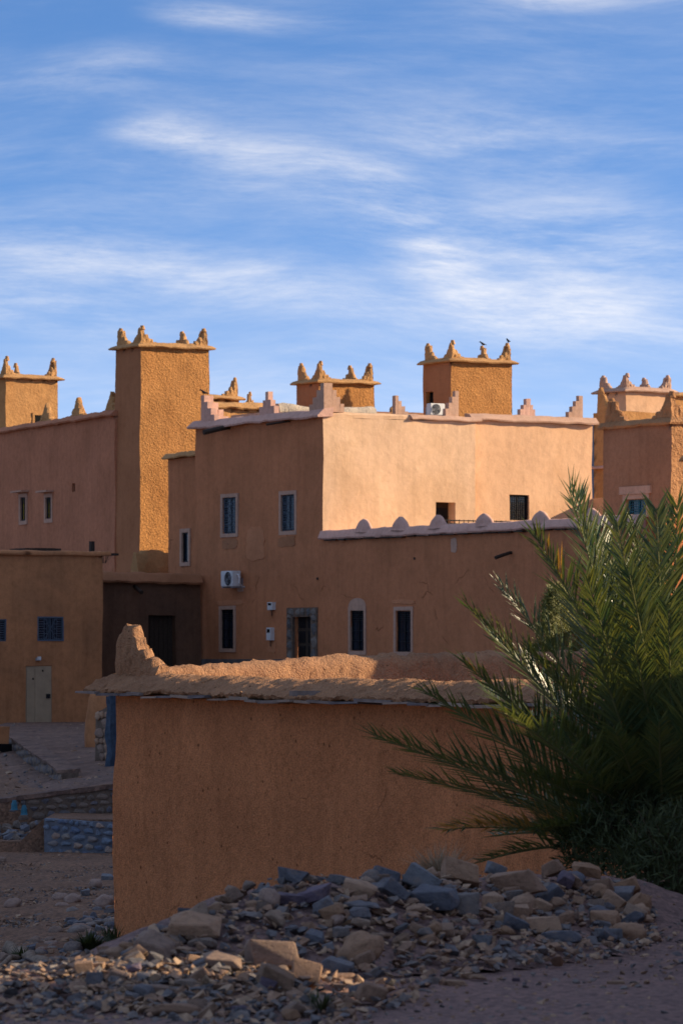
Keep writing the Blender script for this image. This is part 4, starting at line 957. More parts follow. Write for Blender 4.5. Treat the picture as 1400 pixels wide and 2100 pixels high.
# ------------------------------------------------------------------ alley: buttress, low wall, piers, retaining walls
def rough_stone(name, seed, n=24, r=.12):
    return hull_mesh(name, n, 1, 1, 1, seed, None, r)
STN = {}
def stone_meshes(key, mat, k=7, n=20, rnd=.10):
    STN[key] = [hull_mesh(key+'_%d' % i, n, 1, 1, 1, 100+i*7+len(key), M[mat], rnd) for i in range(k)]
    return STN[key]
stone_meshes('heap_stone', 'stone', 12, 13, .05); stone_meshes('big_boulder', 'boulder', 6, 15, .06); stone_meshes('blue_grey_stone', 'blue_stone', 5, 13, .05); stone_meshes('plum_stone', 'plum_stone', 4, 13, .05)
stone_meshes('wall_stone', 'rubble_stone', 6, 22, .12); stone_meshes('blue_wall_stone', 'blue_paint', 7, 22, .12)
def river_meshes(key, mat, k=6):
    out = []
    for i in range(k):
        bm = bmesh.new(); bmesh.ops.create_icosphere(bm, subdivisions=3, radius=1)
        for v in bm.verts:
            v.co = v.co*(1+.30*noise.noise(v.co*1.3+V((i*7.1, 0, 0)))+.10*noise.noise(v.co*3.1+V((0, i*3.3, 0))))
        for f in bm.faces: f.smooth = True
        me = bpy.data.meshes.new(key); bm.to_mesh(me); bm.free(); me.materials.append(M[mat]); out.append(me)
    STN[key] = out; return out
river_meshes('river_stone', 'river'); river_meshes('smooth_boulder', 'boulder', 4)
def wall_of_stones(name, label, cat, pts, zs, th, mortar, meshes, hmin, hmax, wfac=1.5, seed=1, capmat=None, capth=.08):
    """retaining wall: mortar core plus face stones; pts 2D from far-left to right, zs = (z0,z1) at each end"""
    rnd = random.Random(seed); a, b = V(pts[0]), V(pts[1]); d = (b-a).normalized(); n = V((d[1], -d[0])); Ln_ = (b-a).length
    t = thing(name, (a.x, a.y, zs[0][0]), label, cat); k = max(2, round(Ln_/.3)); mb = MB()
    for i in range(k):
        s0, s1 = Ln_*i/k, Ln_*(i+1)/k; f0, f1 = i/k, (i+1)/k
        zb = [zs[0][0]+(zs[1][0]-zs[0][0])*f for f in (f0, f1)]; zt_ = [zs[0][1]+(zs[1][1]-zs[0][1])*f for f in (f0, f1)]
        g = lambda s, t_, z: V((a.x+d.x*s-n.x*t_, a.y+d.y*s-n.y*t_, z))
        mb.face([g(s0, 0, zb[0]), g(s1, 0, zb[1]), g(s1, 0, zt_[1]), g(s0, 0, zt_[0])]); mb.face([g(s0, 0, zt_[0]), g(s1, 0, zt_[1]), g(s1, th, zt_[1]), g(s0, th, zt_[0])])
        mb.face([g(s1, th, zb[1]), g(s0, th, zb[0]), g(s0, th, zt_[0]), g(s1, th, zt_[1])])
    mb.face([g(0, 0, zs[0][0]), g(0, 0, zs[0][1]), g(0, th, zs[0][1]), g(0, th, zs[0][0])]); mb.face([g(Ln_, 0, zs[1][0]), g(Ln_, th, zs[1][0]), g(Ln_, th, zs[1][1]), g(Ln_, 0, zs[1][1])])
    mb.displace(((2, .05),)); mb.build('core', M[mortar], t, smooth=40)
    rects = []; z = 0; H = max(z1-z0 for z0, z1 in zs)
    while z < H-.03:
        hh = rnd.uniform(hmin, hmax); s = rnd.uniform(-.15, 0)
        while s < Ln_:
            w = hh*rnd.uniform(.8, wfac*1.3); f = min(max(s/Ln_, 0), 1); zb = zs[0][0]+(zs[1][0]-zs[0][0])*f; ztop = zs[0][1]+(zs[1][1]-zs[0][1])*f
            if zb+z+hh*.6 < ztop and s > -.05: rects.append((s+.01, s+w-.01, zb+z+rnd.uniform(0, .04), min(zb+z+hh, ztop+.02)))
            s += w
        z += hh*.95
    flat_stones(t, a, d, n, rects, None, meshes, .0, seed)
    if capmat:
        cope = MB(); cope.coping([(a.x, a.y, zs[0][1]-.02), (b.x, b.y, zs[1][1]-.02)], [(.05, 0), (.06, capth), (-th-.04, capth+.02), (-th-.05, 0)], False, .25, ((2, .04), (7, .02))); cope.build('cap', M[capmat], t, smooth=50)
    return t
# blue washed wall
a, b = P2(92, 88.2), P2(262, 87.8)
wall_of_stones('blue_stone_wall', 'low stone retaining wall washed blue, beside the straw rendered enclosure', 'stone wall', (a, b), ((zat(1752, 88), zat(1680, 88)), (zat(1768, 88), zat(1690, 88))), .4, 'blue_mortar', STN['blue_wall_stone'], .12, .22, 1.4, 3)
a, b = P2(-40, 91.9), P2(262, 91.6)
wall_of_stones('rubble_retaining_wall', 'dark rubble retaining wall holding up the alley', 'stone wall', (a, b), ((zat(1745, 91.8), zat(1650, 91.8)), (zat(1720, 91.8), zat(1612, 91.8))), .5, 'mortar', STN['wall_stone'], .14, .26, 1.6, 5, 'path', .10)
# low sloping wall with a plaster cap
a, b = V(P2(14, 121)), V(P2(124, 98))
wall_of_stones('capped_low_wall', 'low rubble wall with plastered cap descending along the alley', 'stone wall', (a, b), ((zat(1600, 121)-.4, zat(1508, 121)), (zat(1625, 98), zat(1583, 98))), .45, 'mortar', STN['wall_stone'], .16, .3, 1.6, 8, 'path', .07)
o = P2(-60, 116); t = thing('mud_pier', (o.x, o.y, -2.5), 'dark mud pier at the edge of the alley by the capped low wall', 'wall')
s1 = hit(o, A, 20); m = MB(); m.block(o, s1, .8, -2.6, zat(1492, 116), (), ()); m.displace(((1, .05),)); m.build('wall', M['olive'], t, smooth=40)
m = MB(); m.obox(o, A, -B, .1, s1+.03, -.05, .06, -2.6, zat(1525, 116)); m.displace(((2, .05),)); m.build('tarred_base', M['dark'], t)  # near-black lower part of the pier
# rounded mud oven, stones, blue jamb by the enclosure corner
c = P(212, 1440, 118); t = thing('mud_oven', (c.x, c.y, path_z(c.x, c.y)), 'rounded pale mud oven half hidden by the enclosure eave', 'oven')
m = MB(); rows, seg = 8, 18; prev = None; zb = path_z(c.x, c.y)
for j in range(rows+1):
    a_ = j/rows*math.pi/2; z = zb+(zat(1392, 118)-zb)*math.sin(a_); k = .52*math.cos(a_)**.7+.01
    cur = [m.pt(rv((c.x+math.cos(2*math.pi*i/seg)*k, c.y+math.sin(2*math.pi*i/seg)*k, z), ((2.5, .06), (8, .02))), False) for i in range(seg)]
    if prev:
        for i in range(seg): m.idx((prev[i], prev[(i+1) % seg], cur[(i+1) % seg], cur[i]))
    prev = cur
m.idx(prev); m.build('dome', M['olive'], t, smooth=60)
a, b = V(P2(196, 108.2)), V(P2(236, 107.5))
wall_of_stones('tumbled_stone_stub', 'tumbled pale stone stub between the alley and the blue jamb', 'stone wall', (a, b), ((path_z(a.x, a.y)-.1, zat(1462, 108)), (path_z(b.x, b.y)-.1, zat(1440, 108))), .5, 'mortar', STN['smooth_boulder'], .16, .28, 1.3, 21)
a = V(P2(227, 103)); t = thing('blue_jamb', (a.x, a.y, path_z(a.x, a.y)), 'blue washed mud jamb at the corner of the alley', 'wall')
m = MB(); m.obox(a, A, -B, 0, .6, -.25, 0, path_z(a.x, a.y)-.1, zat(1428, 103), .15); m.displace(((2, .06), (7, .03))); m.build('jamb', plain('deep_blue_wash', (.05, .075, .11), .9, 0, .4, 7, .2, .02), t, smooth=40)

r9 = random.Random(19); apts = []
for i in range(420):
    y = r9.uniform(92.5, 138); x = r9.uniform(-.085*y, -.052*y); apts.append((V((x, y, path_z(x, y)+.07)), .03+.10*r9.random()**3))
ALLEY = apts
# ------------------------------------------------------------------ straw rendered enclosure in front
E0 = P2(236, 62); zE = zat(1428, 62); zg = -3.6
LEb = -hit(E0, B, 1330)                    # front face runs towards the palm (direction -B)
enc = thing('walled_enclosure', (E0.x, E0.y, zg), 'big straw mud walled enclosure with slate eave, one stepped horn at its corner', 'wall')
def zr(s): return zat(1428, 62)-.0*s
zcap = 1.6-.634; z_rid = zcap+.335
mb = MB(); mb.facade(E0, -B, -A, LEb, zg, zcap+.02, (), .16)
mb.facade(E0, A, B, 9.0, zg, zcap, (), .3)
mb.facade(E0+A*.52-B*.3, -B, A, LEb-.3, zg, zcap+.1, (), .5)
mb.displace(((.5, .07), (1.6, .03), (6, .01))); mb.build('front_wall', M['front'], enc, smooth=40)
# crumbling sloped top of the front wall: drip edge low, ridge set back
e0 = E0+B*.30; e1 = E0-B*LEb; em = E0-B*5
cp = MB()
prof = [(.36, -.02), (.38, .03), (.28, .085), (.17, .15), (.06, .20), (-.06, .245), (-.16, .27), (-.28, .275), (-.40, .24), (-.52, .10), (-.53, -.03)]
prof = [p for a_, b_ in zip(prof, prof[1:]+prof[:1]) for p in (a_, ((a_[0]+b_[0])/2, (a_[1]+b_[1])/2))][:-1]
cp.coping([(e0.x, e0.y, zcap+.07), (em.x, em.y, zcap), (e1.x, e1.y, zcap)], prof, False, .045, ((1.2, .03), (5, .025), (12, .028), (26, .026)))
cp.build('crumbling_top', M['front_top'], enc, smooth=60)
# side parapet running back: its inner face is the sunlit one
def zin(s): return (-.22+.22*sm(s/5.5)+.05*sm((s-6)/3))+1.6
m = MB(); k = 130; Nin = V((-B.x, -B.y, 0)); up = V((0, 0, 1)); prev = None
for i in range(k+1):
    s = .2+8.8*i/k; base = V((E0.x+A.x*s, E0.y+A.y*s, 0)); zt_ = zin(s)+.03*noise.noise(V((s*3, 0, 0)))
    ring = []
    for t_, z in ((.34, zcap-1.2), (.34, zt_-.9), (.34, zt_-.6), (.33, zt_-.45), (.33, zt_-.34), (.32, zt_-.25), (.31, zt_-.16), (.28, zt_-.08), (.20, zt_-.02), (.06, zt_+.01), (.02, zt_-.05), (.03, zt_-.2), (.04, zcap-.3)):
        ring.append(m.pt(rv(base+Nin*t_+up*z, ((3, .04), (9, .035), (22, .018))), False))
    if prev:
        for j in range(len(ring)-1): m.idx((prev[j], ring[j], ring[j+1], prev[j+1]))
    prev = ring
m.build('side_parapet', M['front_top'], enc, smooth=60)
# the horn on the corner: steps down along the front wall
m = MB(); o = E0+A*.04+B*.10
am = ((3.5, .03), (9, .035), (22, .03))
hz = lambda py: zat(py, 62)-zcap-.10
m.wing((o.x, o.y, zcap+.10), -B, A, [(0, .10, hz(1298)), (.10, .40, hz(1284)), (.40, .58, hz(1308)), (.58, .80, hz(1334)), (.80, 1.05, hz(1352)), (1.05, 1.25, hz(1366))], .36, am, .025, .015)
m.build('horn', M['front_top'], enc, smooth=60)
# slates of the drip edge
random.seed(11); s = -.45
while s < LEb-.4:
    w = random.uniform(.35, 1.0); m = MB(); dz = random.uniform(-.02, .012); ot = random.uniform(.36, .45)
    zz = zcap-.05+dz+.07*(1-min(1, max(0, (s+.3)/5.3))); m.obox(E0, -B, -A, s, s+w, -.1, ot, zz, zz+random.uniform(.025, .045)); m.v = [rv(p, ((2.1, .035), (7, .02))) for p in m.v]
    m.build('slate', M['slate'], enc); s += w*random.uniform(.82, 1.0)
for sx, t_, wx in ((1.6, .20, .3), (5.8, .26, .75)):
    m = MB(); zz = zcap+.19-t_*.45; m.obox(E0, -B, -A, sx, sx+wx, t_-.14, t_+.08, zz-.05, zz+.035); m.v = [rv(p, ((2.1, .05), (7, .03))) for p in m.v]; m.build('slate', M['slate'], enc)
# low room added out of view to shade part of the side parapet
o = V((6.2, 65.0)); XX, YY = V((1, 0)), V((0, 1)); t = thing('yard_shade_room', (o.x, o.y, zg), 'low mud room behind the palm at the end of the enclosure', 'house')
m = MB(); m.block(o, 3.5, 2.5, zg, 3.9, (), (), .3, XX, YY); m.displace(WALLN); m.build('wall', M['front'], t, smooth=40)
m = MB(); m.coping([(x.x, x.y, 3.9) for x in (o, o+XX*3.5, o+XX*3.5+YY*2.5, o+YY*2.5)], [(.2, 0), (.22, .06), (0, .2), (-.3, .2), (-.3, 0)], True, .3, ((1.5, .04),)); m.build('coping', M['front_top'], t, smooth=50)

# ------------------------------------------------------------------ houses and a wall added out of view to shade road and lane
def shade_house(name, label, x0, x1, y0, y1, z0, z1, mat):
    t = thing(name, (x0, y0, z0), label, 'wall' if 'wall' in name else 'house', None if 'wall' in name else 'houses beside the lane'); m = MB(); X, Y_ = V((1, 0)), V((0, 1))
    hs = [[2+i*4.0, 2.9+i*4.0, z0+1.0, z0+2.2] for i in range(max(0, int((y1-y0-2)/4)))] if z1-z0 > 3.2 else []
    m.block((x0, y0), x1-x0, y1-y0, z0, z1, (), hs, .6, X, Y_); m.displace(WALLN); m.build('wall', M[mat], t, smooth=40)
    for h in hs: window(t, V((x0, y0)), Y_, -X, h, surround='patch', grille='bars')
    m = MB(); m.coping([(x0, y0, z1-.3), (x1, y0, z1-.3), (x1, y1, z1-.3), (x0, y1, z1-.3)], [(.2, 0), (.22, .06), (0, .3), (-.3, .3), (-.3, 0)], True, .4, ((1.5, .03),)); m.build('coping', M['cope'], t, smooth=50)
shade_house('road_shade_house', 'brown roadside house out of the picture facing the heap', 7, 13, 20.45, 24.8, -.2, 3.75, 'facade')
shade_house('road_shade_house', 'low brown roadside house out of the picture beside the palm', 7, 13, 24.8, 38, -.2, 3.25, 'facade')
shade_house('road_shade_house', 'brown roadside house out of the picture beside the gravel road', 7, 13, -14, 19.35, -.2, 3.9, 'facade')
shade_house('sun_gap_wall', 'low garden wall between two roadside houses', 7.2, 7.6, 19.35, 20.45, -.2, 2.6, 'facade')
shade_house('lane_shade_house', 'low lane house hidden past the palm', 10.0, 15, 67.6, 90, -3.4, 4.0, 'facade')
shade_house('lane_shade_house', 'tall lane house hidden past the palm', 10.6, 15, 90, 124.5, -3.4, 7.8, 'facade')

# ------------------------------------------------------------------ rubble heap
hp = thing('rubble_heap', (P2(800, 22.5).x, 22.5, 0), 'long heap of loose grey and brown stones along the road before the enclosure', 'rubble heap')
mb = MB(); idx = {}
gx = lin(-2.3, 2.5, .09)+[2.5]; gy = lin(16.8, 26.5, .09)+[26.5]
for i, x in enumerate(gx):
    for j, y in enumerate(gy):
        h_ = heap(x, y); idx[i, j] = (mb.pt((x, y, h_*.93-.03+(.03*noise.noise(V((x*5, y*5, 1))) if h_ > .02 else 0)-(0 if y < edge(x)+.5 else (y-edge(x)-.5)*.5)), False), h_)
for i in range(len(gx)-1):
    for j in range(len(gy)-1):
        q4 = [idx[i, j], idx[i+1, j], idx[i+1, j+1], idx[i, j+1]]
        if max(x[1] for x in q4) > .035: mb.idx([x[0] for x in q4])
mb.build('earth_core', M['road'], hp, smooth=60)
HB = LOC[hp.name]
rnd = random.Random(42)
def put_stone(parent, mesh, p, size, squash=(1, 1, 1), rot=None, name='stone'):
    ob = bpy.data.objects.new(name, mesh); COL.objects.link(ob)
    if parent is not None: ob.parent = parent; ob.location = p-LOC[parent.name]
    else: ob.location = p
    ob.scale = (size*squash[0], size*squash[1], size*squash[2]); ob.rotation_euler = rot or (rnd.uniform(-.6, .6), rnd.uniform(-.6, .6), rnd.uniform(0, 6.3))
    return ob
TOP = [(150, 1990), (250, 1955), (330, 1905), (420, 1868), (480, 1836), (560, 1800), (640, 1795), (720, 1800), (800, 1800), (900, 1795), (1000, 1800), (1100, 1805), (1200, 1795), (1290, 1815), (1335, 1870)]
BOT = [(150, 2030), (250, 2040), (330, 2060), (420, 2080), (560, 2090), (640, 2085), (720, 2070), (800, 2040), (900, 1995), (1000, 1960), (1100, 1948), (1200, 1945), (1290, 1930), (1335, 1900)]
def interp(tab, x):
    for (a, ya), (b, yb) in zip(tab, tab[1:]):
        if a <= x <= b: return ya+(yb-ya)*(x-a)/(b-a)
    return tab[-1][1]
# stones that can be told apart
SPEC = [  # px, py, half width, half height (photo px), mesh key, tilt, label
    (862, 1805, 46, 38, 'blue_grey_stone', .5, None), (890, 1845, 55, 36, 'blue_grey_stone', .1, None), (955, 1860, 36, 34, 'heap_stone', 0, None),
    (945, 1795, 48, 34, 'big_boulder', .2, 'broad flat topped brown boulder'), (1060, 1820, 58, 44, 'big_boulder', -.2, 'large sloping brown boulder'), (1015, 1785, 22, 20, 'blue_grey_stone', .3, None),
    (1132, 1785, 17, 34, 'big_boulder', 1.2, 'upright pointed brown stone on top of the heap'), (1110, 1900, 44, 26, 'big_boulder', 0, None), (1150, 1924, 44, 22, 'blue_grey_stone', 0, 'blue grey slab stone at the foot of the heap'),
    (1288, 1916, 34, 22, 'smooth_boulder', 0, None), (1240, 1885, 36, 26, 'big_boulder', .2, None), (1066, 1872, 22, 24, 'heap_stone', 0, None), (1107, 1862, 26, 22, 'big_boulder', .4, None), (1150, 1850, 18, 15, 'heap_stone', 0, None),
    (1230, 1832, 20, 18, 'smooth_boulder', 0, None), (1205, 1790, 36, 24, 'heap_stone', .3, None), (1285, 1825, 32, 26, 'heap_stone', -.4, None), (1160, 1810, 20, 26, 'plum_stone', .6, None), (1305, 1858, 18, 30, 'big_boulder', .9, None),
    (400, 1905, 62, 40, 'big_boulder', .1, 'wide brown boulder at the low end of the heap'), (315, 1950, 46, 46, 'big_boulder', .2, None), (560, 1965, 64, 46, 'big_boulder', .1, None), (735, 1955, 52, 34, 'smooth_boulder', -.6, 'long dark rounded boulder slanting down the heap'),
    (628, 2000, 38, 38, 'big_boulder', .2, None), (690, 1985, 40, 34, 'heap_stone', .4, None), (565, 2010, 44, 28, 'heap_stone', .5, None), (455, 1975, 46, 26, 'big_boulder', .1, None), (645, 1925, 24, 22, 'blue_grey_stone', .2, None),
    (735, 1825, 44, 20, 'big_boulder', .3, None), (740, 1858, 48, 12, 'heap_stone', 0, None), (595, 1845, 44, 16, 'plum_stone', .1, None), (640, 1838, 44, 18, 'plum_stone', -.2, None), (600, 1800, 36, 18, 'blue_grey_stone', .1, None), (700, 1808, 36, 16, 'heap_stone', .1, None),
    (480, 1840, 16, 26, 'big_boulder', 1.0, None), (790, 1800, 34, 26, 'blue_grey_stone', .3, None), (810, 1830, 32, 24, 'blue_grey_stone', .6, None), (690, 1890, 12, 17, 'river_stone', .8, None), (345, 1925, 42, 10, 'heap_stone', .35, None), (365, 2075, 60, 14, 'smooth_boulder', .1, None), (760, 2040, 36, 30, 'big_boulder', .3, None)]
def stone_at(px, py, hw, hh, key, tilt, seed, parent, name='stone', lift=.3):
    p = cast(px, py+hh*.35); s = p.y/F; r2 = random.Random(seed)
    ob = put_stone(parent, r2.choice(STN[key]), p+V((0, 0, hh*s*lift)), 1, (hw*s, (hw+hh)/2*s*r2.uniform(.8, 1.1), hh*s), (r2.uniform(-.25, .25), tilt+r2.uniform(-.1, .1), r2.uniform(-.25, .25)), name)
    return ob
for i, (px, py, hw, hh, key, tilt, lab) in enumerate(SPEC):
    ob = stone_at(px, py, hw*1.02, hh*1.05, key, tilt, i, hp, lift=.45)
    if lab: ob['label'] = lab
for i in range(258):
    px = rnd.uniform(255, 1330); lo_, hi_ = interp(TOP, px), interp(BOT, px); py = lo_+(hi_-lo_)*rnd.random()**1.25
    if i < 70: px = rnd.uniform(170, 580); py = interp(TOP, px)+rnd.uniform(-16, 50)
    hw = rnd.choice((9, 11, 13, 15, 18, 21, 25, 28)) * (1.15 if px > 950 else 1); hh = hw*rnd.uniform(.35, .9) if px < 950 else hw*rnd.uniform(.6, 1)
    key = rnd.choices(('heap_stone', 'blue_grey_stone', 'plum_stone', 'big_boulder', 'river_stone'), (12, 1.6, .7, 4, .5))[0]
    stone_at(px, py, hw, hh, key, rnd.uniform(-.6, .6), 1000+i, hp, lift=rnd.uniform(.2, .7))
# small rubble that cannot be picked apart
def scatter(name, parent, pts, mat_list, seed, squash=.55):
    r2 = random.Random(seed); mb = MB(); protos = []
    for i in range(8):
        bm = bmesh.new()
        for k in range(9):
            v = V((r2.gauss(0, 1), r2.gauss(0, 1), r2.gauss(0, 1))).normalized(); bm.verts.new(v)
        bmesh.ops.convex_hull(bm, input=bm.verts); bm.verts.index_update(); bm.faces.ensure_lookup_table()
        protos.append(([v.co.copy() for v in bm.verts], [[v.index for v in f.verts] for f in bm.faces])); bm.free()
    for p, s in pts:
        vs, fs = r2.choice(protos); rot = Euler((r2.uniform(-.5, .5), r2.uniform(-.5, .5), r2.uniform(0, 6.3))).to_matrix(); k0 = len(mb.v); sq = V((1, r2.uniform(.6, 1), squash*r2.uniform(.5, 1.3)))
        for v in vs: mb.v.append(p+rot@V((v.x*s*sq.x, v.y*s*sq.y, v.z*s*sq.z)))
        mb.mi = r2.randrange(len(mat_list))
        for f in fs: mb.f.append([k0+x for x in f]); mb.m.append(mb.mi)
    ob = mb.build(name, mat_list, parent); ob['kind'] = 'stuff'; return ob
PEB = [plain('pebble_%d' % i, c, .9, 0, .35, 30, .2, .004) for i, c in enumerate(((.32, .20, .13), (.19, .165, .15), (.27, .175, .12), (.14, .13, .13), (.38, .26, .17)))]
pts = []
for i in range(2600):
    px = rnd.uniform(150, 1345); lo_, hi_ = interp(TOP, max(px, 250)), interp(BOT, max(px, 250)); py = lo_+(hi_+30-lo_)*rnd.random()
    p = cast(px, py, 15); pts.append((p+V((0, 0, .012)), .012+.046*rnd.random()**2.0))
scatter('small_rubble', hp, pts, PEB, 5)
# gravel lying on the road and on the near mound
pts = []
for i in range(3800):
    y = 16.6+9*rnd.random()**1.3; x = rnd.uniform(-.095*y, .095*y)
    if y > edge(x)-.2: continue
    pts.append((V((x, y, heap(x, y)*.93+.0)), rnd.choice((.006, .008, .010, .013, .016, .022, .03))*rnd.uniform(.7, 1.2)))
o = scatter('road_gravel', None, pts, PEB, 6, .5); setp(o, 'loose gravel strewn over the pinkish road', 'gravel')
pts = []
for i in range(900):
    px = rnd.uniform(-10, 560); py = rnd.uniform(1965, 2105); p = cast(px, py, 14.5)
    if p.y < 23: pts.append((p, rnd.uniform(.010, .05)))
o = scatter('alley_stones', None, ALLEY, PEB, 26, .5); setp(o, 'loose stones scattered along the trodden alley', 'gravel')
o = scatter('mound_chippings', None, pts, PEB, 16, .35); setp(o, 'flat stone chippings on the blurred near mound', 'gravel')
# single stones lying on the road
for k, (px, py, hw, hh, key, lab) in enumerate(((1260, 2016, 24, 7, 'heap_stone', 'flat dark stone lying alone on the gravel road'), (1058, 2010, 12, 6, 'plum_stone', 'small dark plum stone on the gravel road'), (980, 2006, 22, 9, 'heap_stone', 'pale flat stone on the road near the foot of the heap'), (935, 2018, 26, 10, 'big_boulder', 'tan slab fallen from the heap onto the road'), (493, 2000, 14, 12, 'heap_stone', 'pale upright stone chip on the sunlit mound'), (300, 2030, 70, 10, 'smooth_boulder', 'long flat brown stone on the near mound'))):
    ob = stone_at(px, py, hw, hh, key, .05, 500+k, None, 'loose_stone', .5); setp(ob, lab, 'stone', 'single loose stones', 'thing')

# ------------------------------------------------------------------ gully beside the enclosure: river stones, gravel, log
cp_ = thing('cobble_pile', (P2(150, 62).x, 62, floor_z(-4, 62)), 'pile of rounded river stones in the gully beside the enclosure wall', 'stone pile')
def gcast(px, py): return cast(px, py, 50, 90, ground_z)
r3 = random.Random(9)
GST = [(215, 1850, 21, 18), (150, 1845, 18, 15), (125, 1840, 16, 12), (26, 1855, 17, 15), (150, 1868, 14, 10), (182, 1884, 15, 11), (160, 1908, 21, 13), (115, 1910, 14, 14), (205, 1905, 16, 14), (225, 1890, 14, 9), (75, 1930, 15, 11), (60, 1945, 17, 10), (108, 1942, 9, 9), (150, 1945, 18, 18), (85, 1950, 14, 10), (122, 1978, 16, 9), (200, 1930, 15, 13), (145, 1885, 13, 8), (5, 1965, 16, 14), (225, 1912, 13, 8), (220, 1800, 17, 16), (198, 1812, 14, 12), (175, 1830, 11, 10), (128, 1858, 14, 9)]
def gstone(px, py, hw, hh, key, parent, name='stone', tilt=0):
    p = gcast(px, py+hh*.6); s = p.y/F
    return put_stone(parent, r3.choice(STN[key]), p+V((0, 0, hh*s*.5)), 1, (hw*s, hw*s*.85, hh*s), (r3.uniform(-.2, .2), tilt+r3.uniform(-.2, .2), r3.uniform(-.3, .3)), name)
for px, py, hw, hh in GST[3:]: gstone(px, py, hw, hh, r3.choice(('river_stone', 'river_stone', 'blue_grey_stone')), cp_)
for i in range(230):
    px = r3.uniform(20, 238); py = r3.uniform(1835, 1998)
    if py < 1985-.62*px: continue
    gstone(px, py, r3.uniform(6, 15), r3.uniform(5, 11), r3.choice(('river_stone', 'river_stone', 'river_stone', 'blue_grey_stone', 'heap_stone')), cp_)
for (px, py, hw, hh), lab in zip(GST[:3], ('largest rounded pinkish stone touching the enclosure wall in the gully', 'pale rounded stone on top of the cobble pile', 'flat pink stone leaning at the top of the cobble pile')):
    setp(gstone(px, py, hw, hh, 'river_stone', None, 'gully_stone'), lab, 'stone', 'single loose stones', 'thing')
setp(gstone(131, 1738, 22, 11, 'smooth_boulder', None, 'gully_stone'), 'big dark rounded boulder before the blue washed wall', 'stone', 'single loose stones', 'thing')
setp(gstone(4, 1762, 12, 10, 'big_boulder', None, 'gully_stone'), 'yellowish block of stone at the picture edge above the gully', 'stone', 'single loose stones', 'thing')
pts = []
for i in range(3600):
    px = r3.uniform(-15, 245); py = 1752+250*r3.random(); p = gcast(px, py); pts.append((p, r3.uniform(.015, .06)*(1.2 if py > 1850 else .8)))
o = scatter('gully_gravel', None, pts, PEB, 8, .6); setp(o, 'stony gravel covering the gully slope', 'gravel')
clut = thing('dark_debris', (P2(30, 90).x, 90, -2.6), 'dark heap of stones and debris against the rubble retaining wall', 'debris heap')
for i in range(34):
    px = r3.uniform(-10, 92); py = r3.uniform(1690, 1738); p = P(px, py, 90.4-(py-1690)*.04); s = p.y/F
    put_stone(clut, r3.choice(STN['wall_stone']+STN['blue_grey_stone']), p, 1, (r3.uniform(8, 15)*s, r3.uniform(8, 13)*s, r3.uniform(6, 12)*s))
for k, (px, py) in enumerate(((30, 1652), (50, 1662))):
    p = P(px, py, 91.3); t = thing('blue_jug', p-V((0, 0, .1)), ('small bright blue plastic jug on the rubble retaining wall', 'darker blue plastic jug lower on the rubble retaining wall')[k], 'jug')
    m = MB(); m.tube([p-V((0, 0, .1)), p-V((0, 0, .08)), p+V((0, 0, .04)), p+V((0, 0, .08)), p+V((0, 0, .12))], .09, 10, .45); m.build('body', M['turq'], t)
p0, p1 = gcast(15, 1955), gcast(100, 1998); m = MB(); n_ = 14
d = p1-p0; pts = [p0+d*(i/n_)+V((0, 0, .08+.04*math.sin(i*1.7))) for i in range(n_+1)]; m.tube(pts, .085, 9, 1.35); m.displace(((3, .04), (11, .03)))
lg = thing('driftwood_log', p0, 'bleached split log lying among the gully stones', 'log'); m.build('trunk', plain('bleached_wood', (.26, .20, .15), .9, 0, .4, 14, .1, .02), lg, smooth=60)
m = MB(); m.tube([pts[6], pts[8]+V((-.25, -.3, .02)), pts[10]+V((-.5, -.6, -.02))], .05, 7, .6); m.build('limb', lg.children[0].data.materials[0], lg, smooth=60)

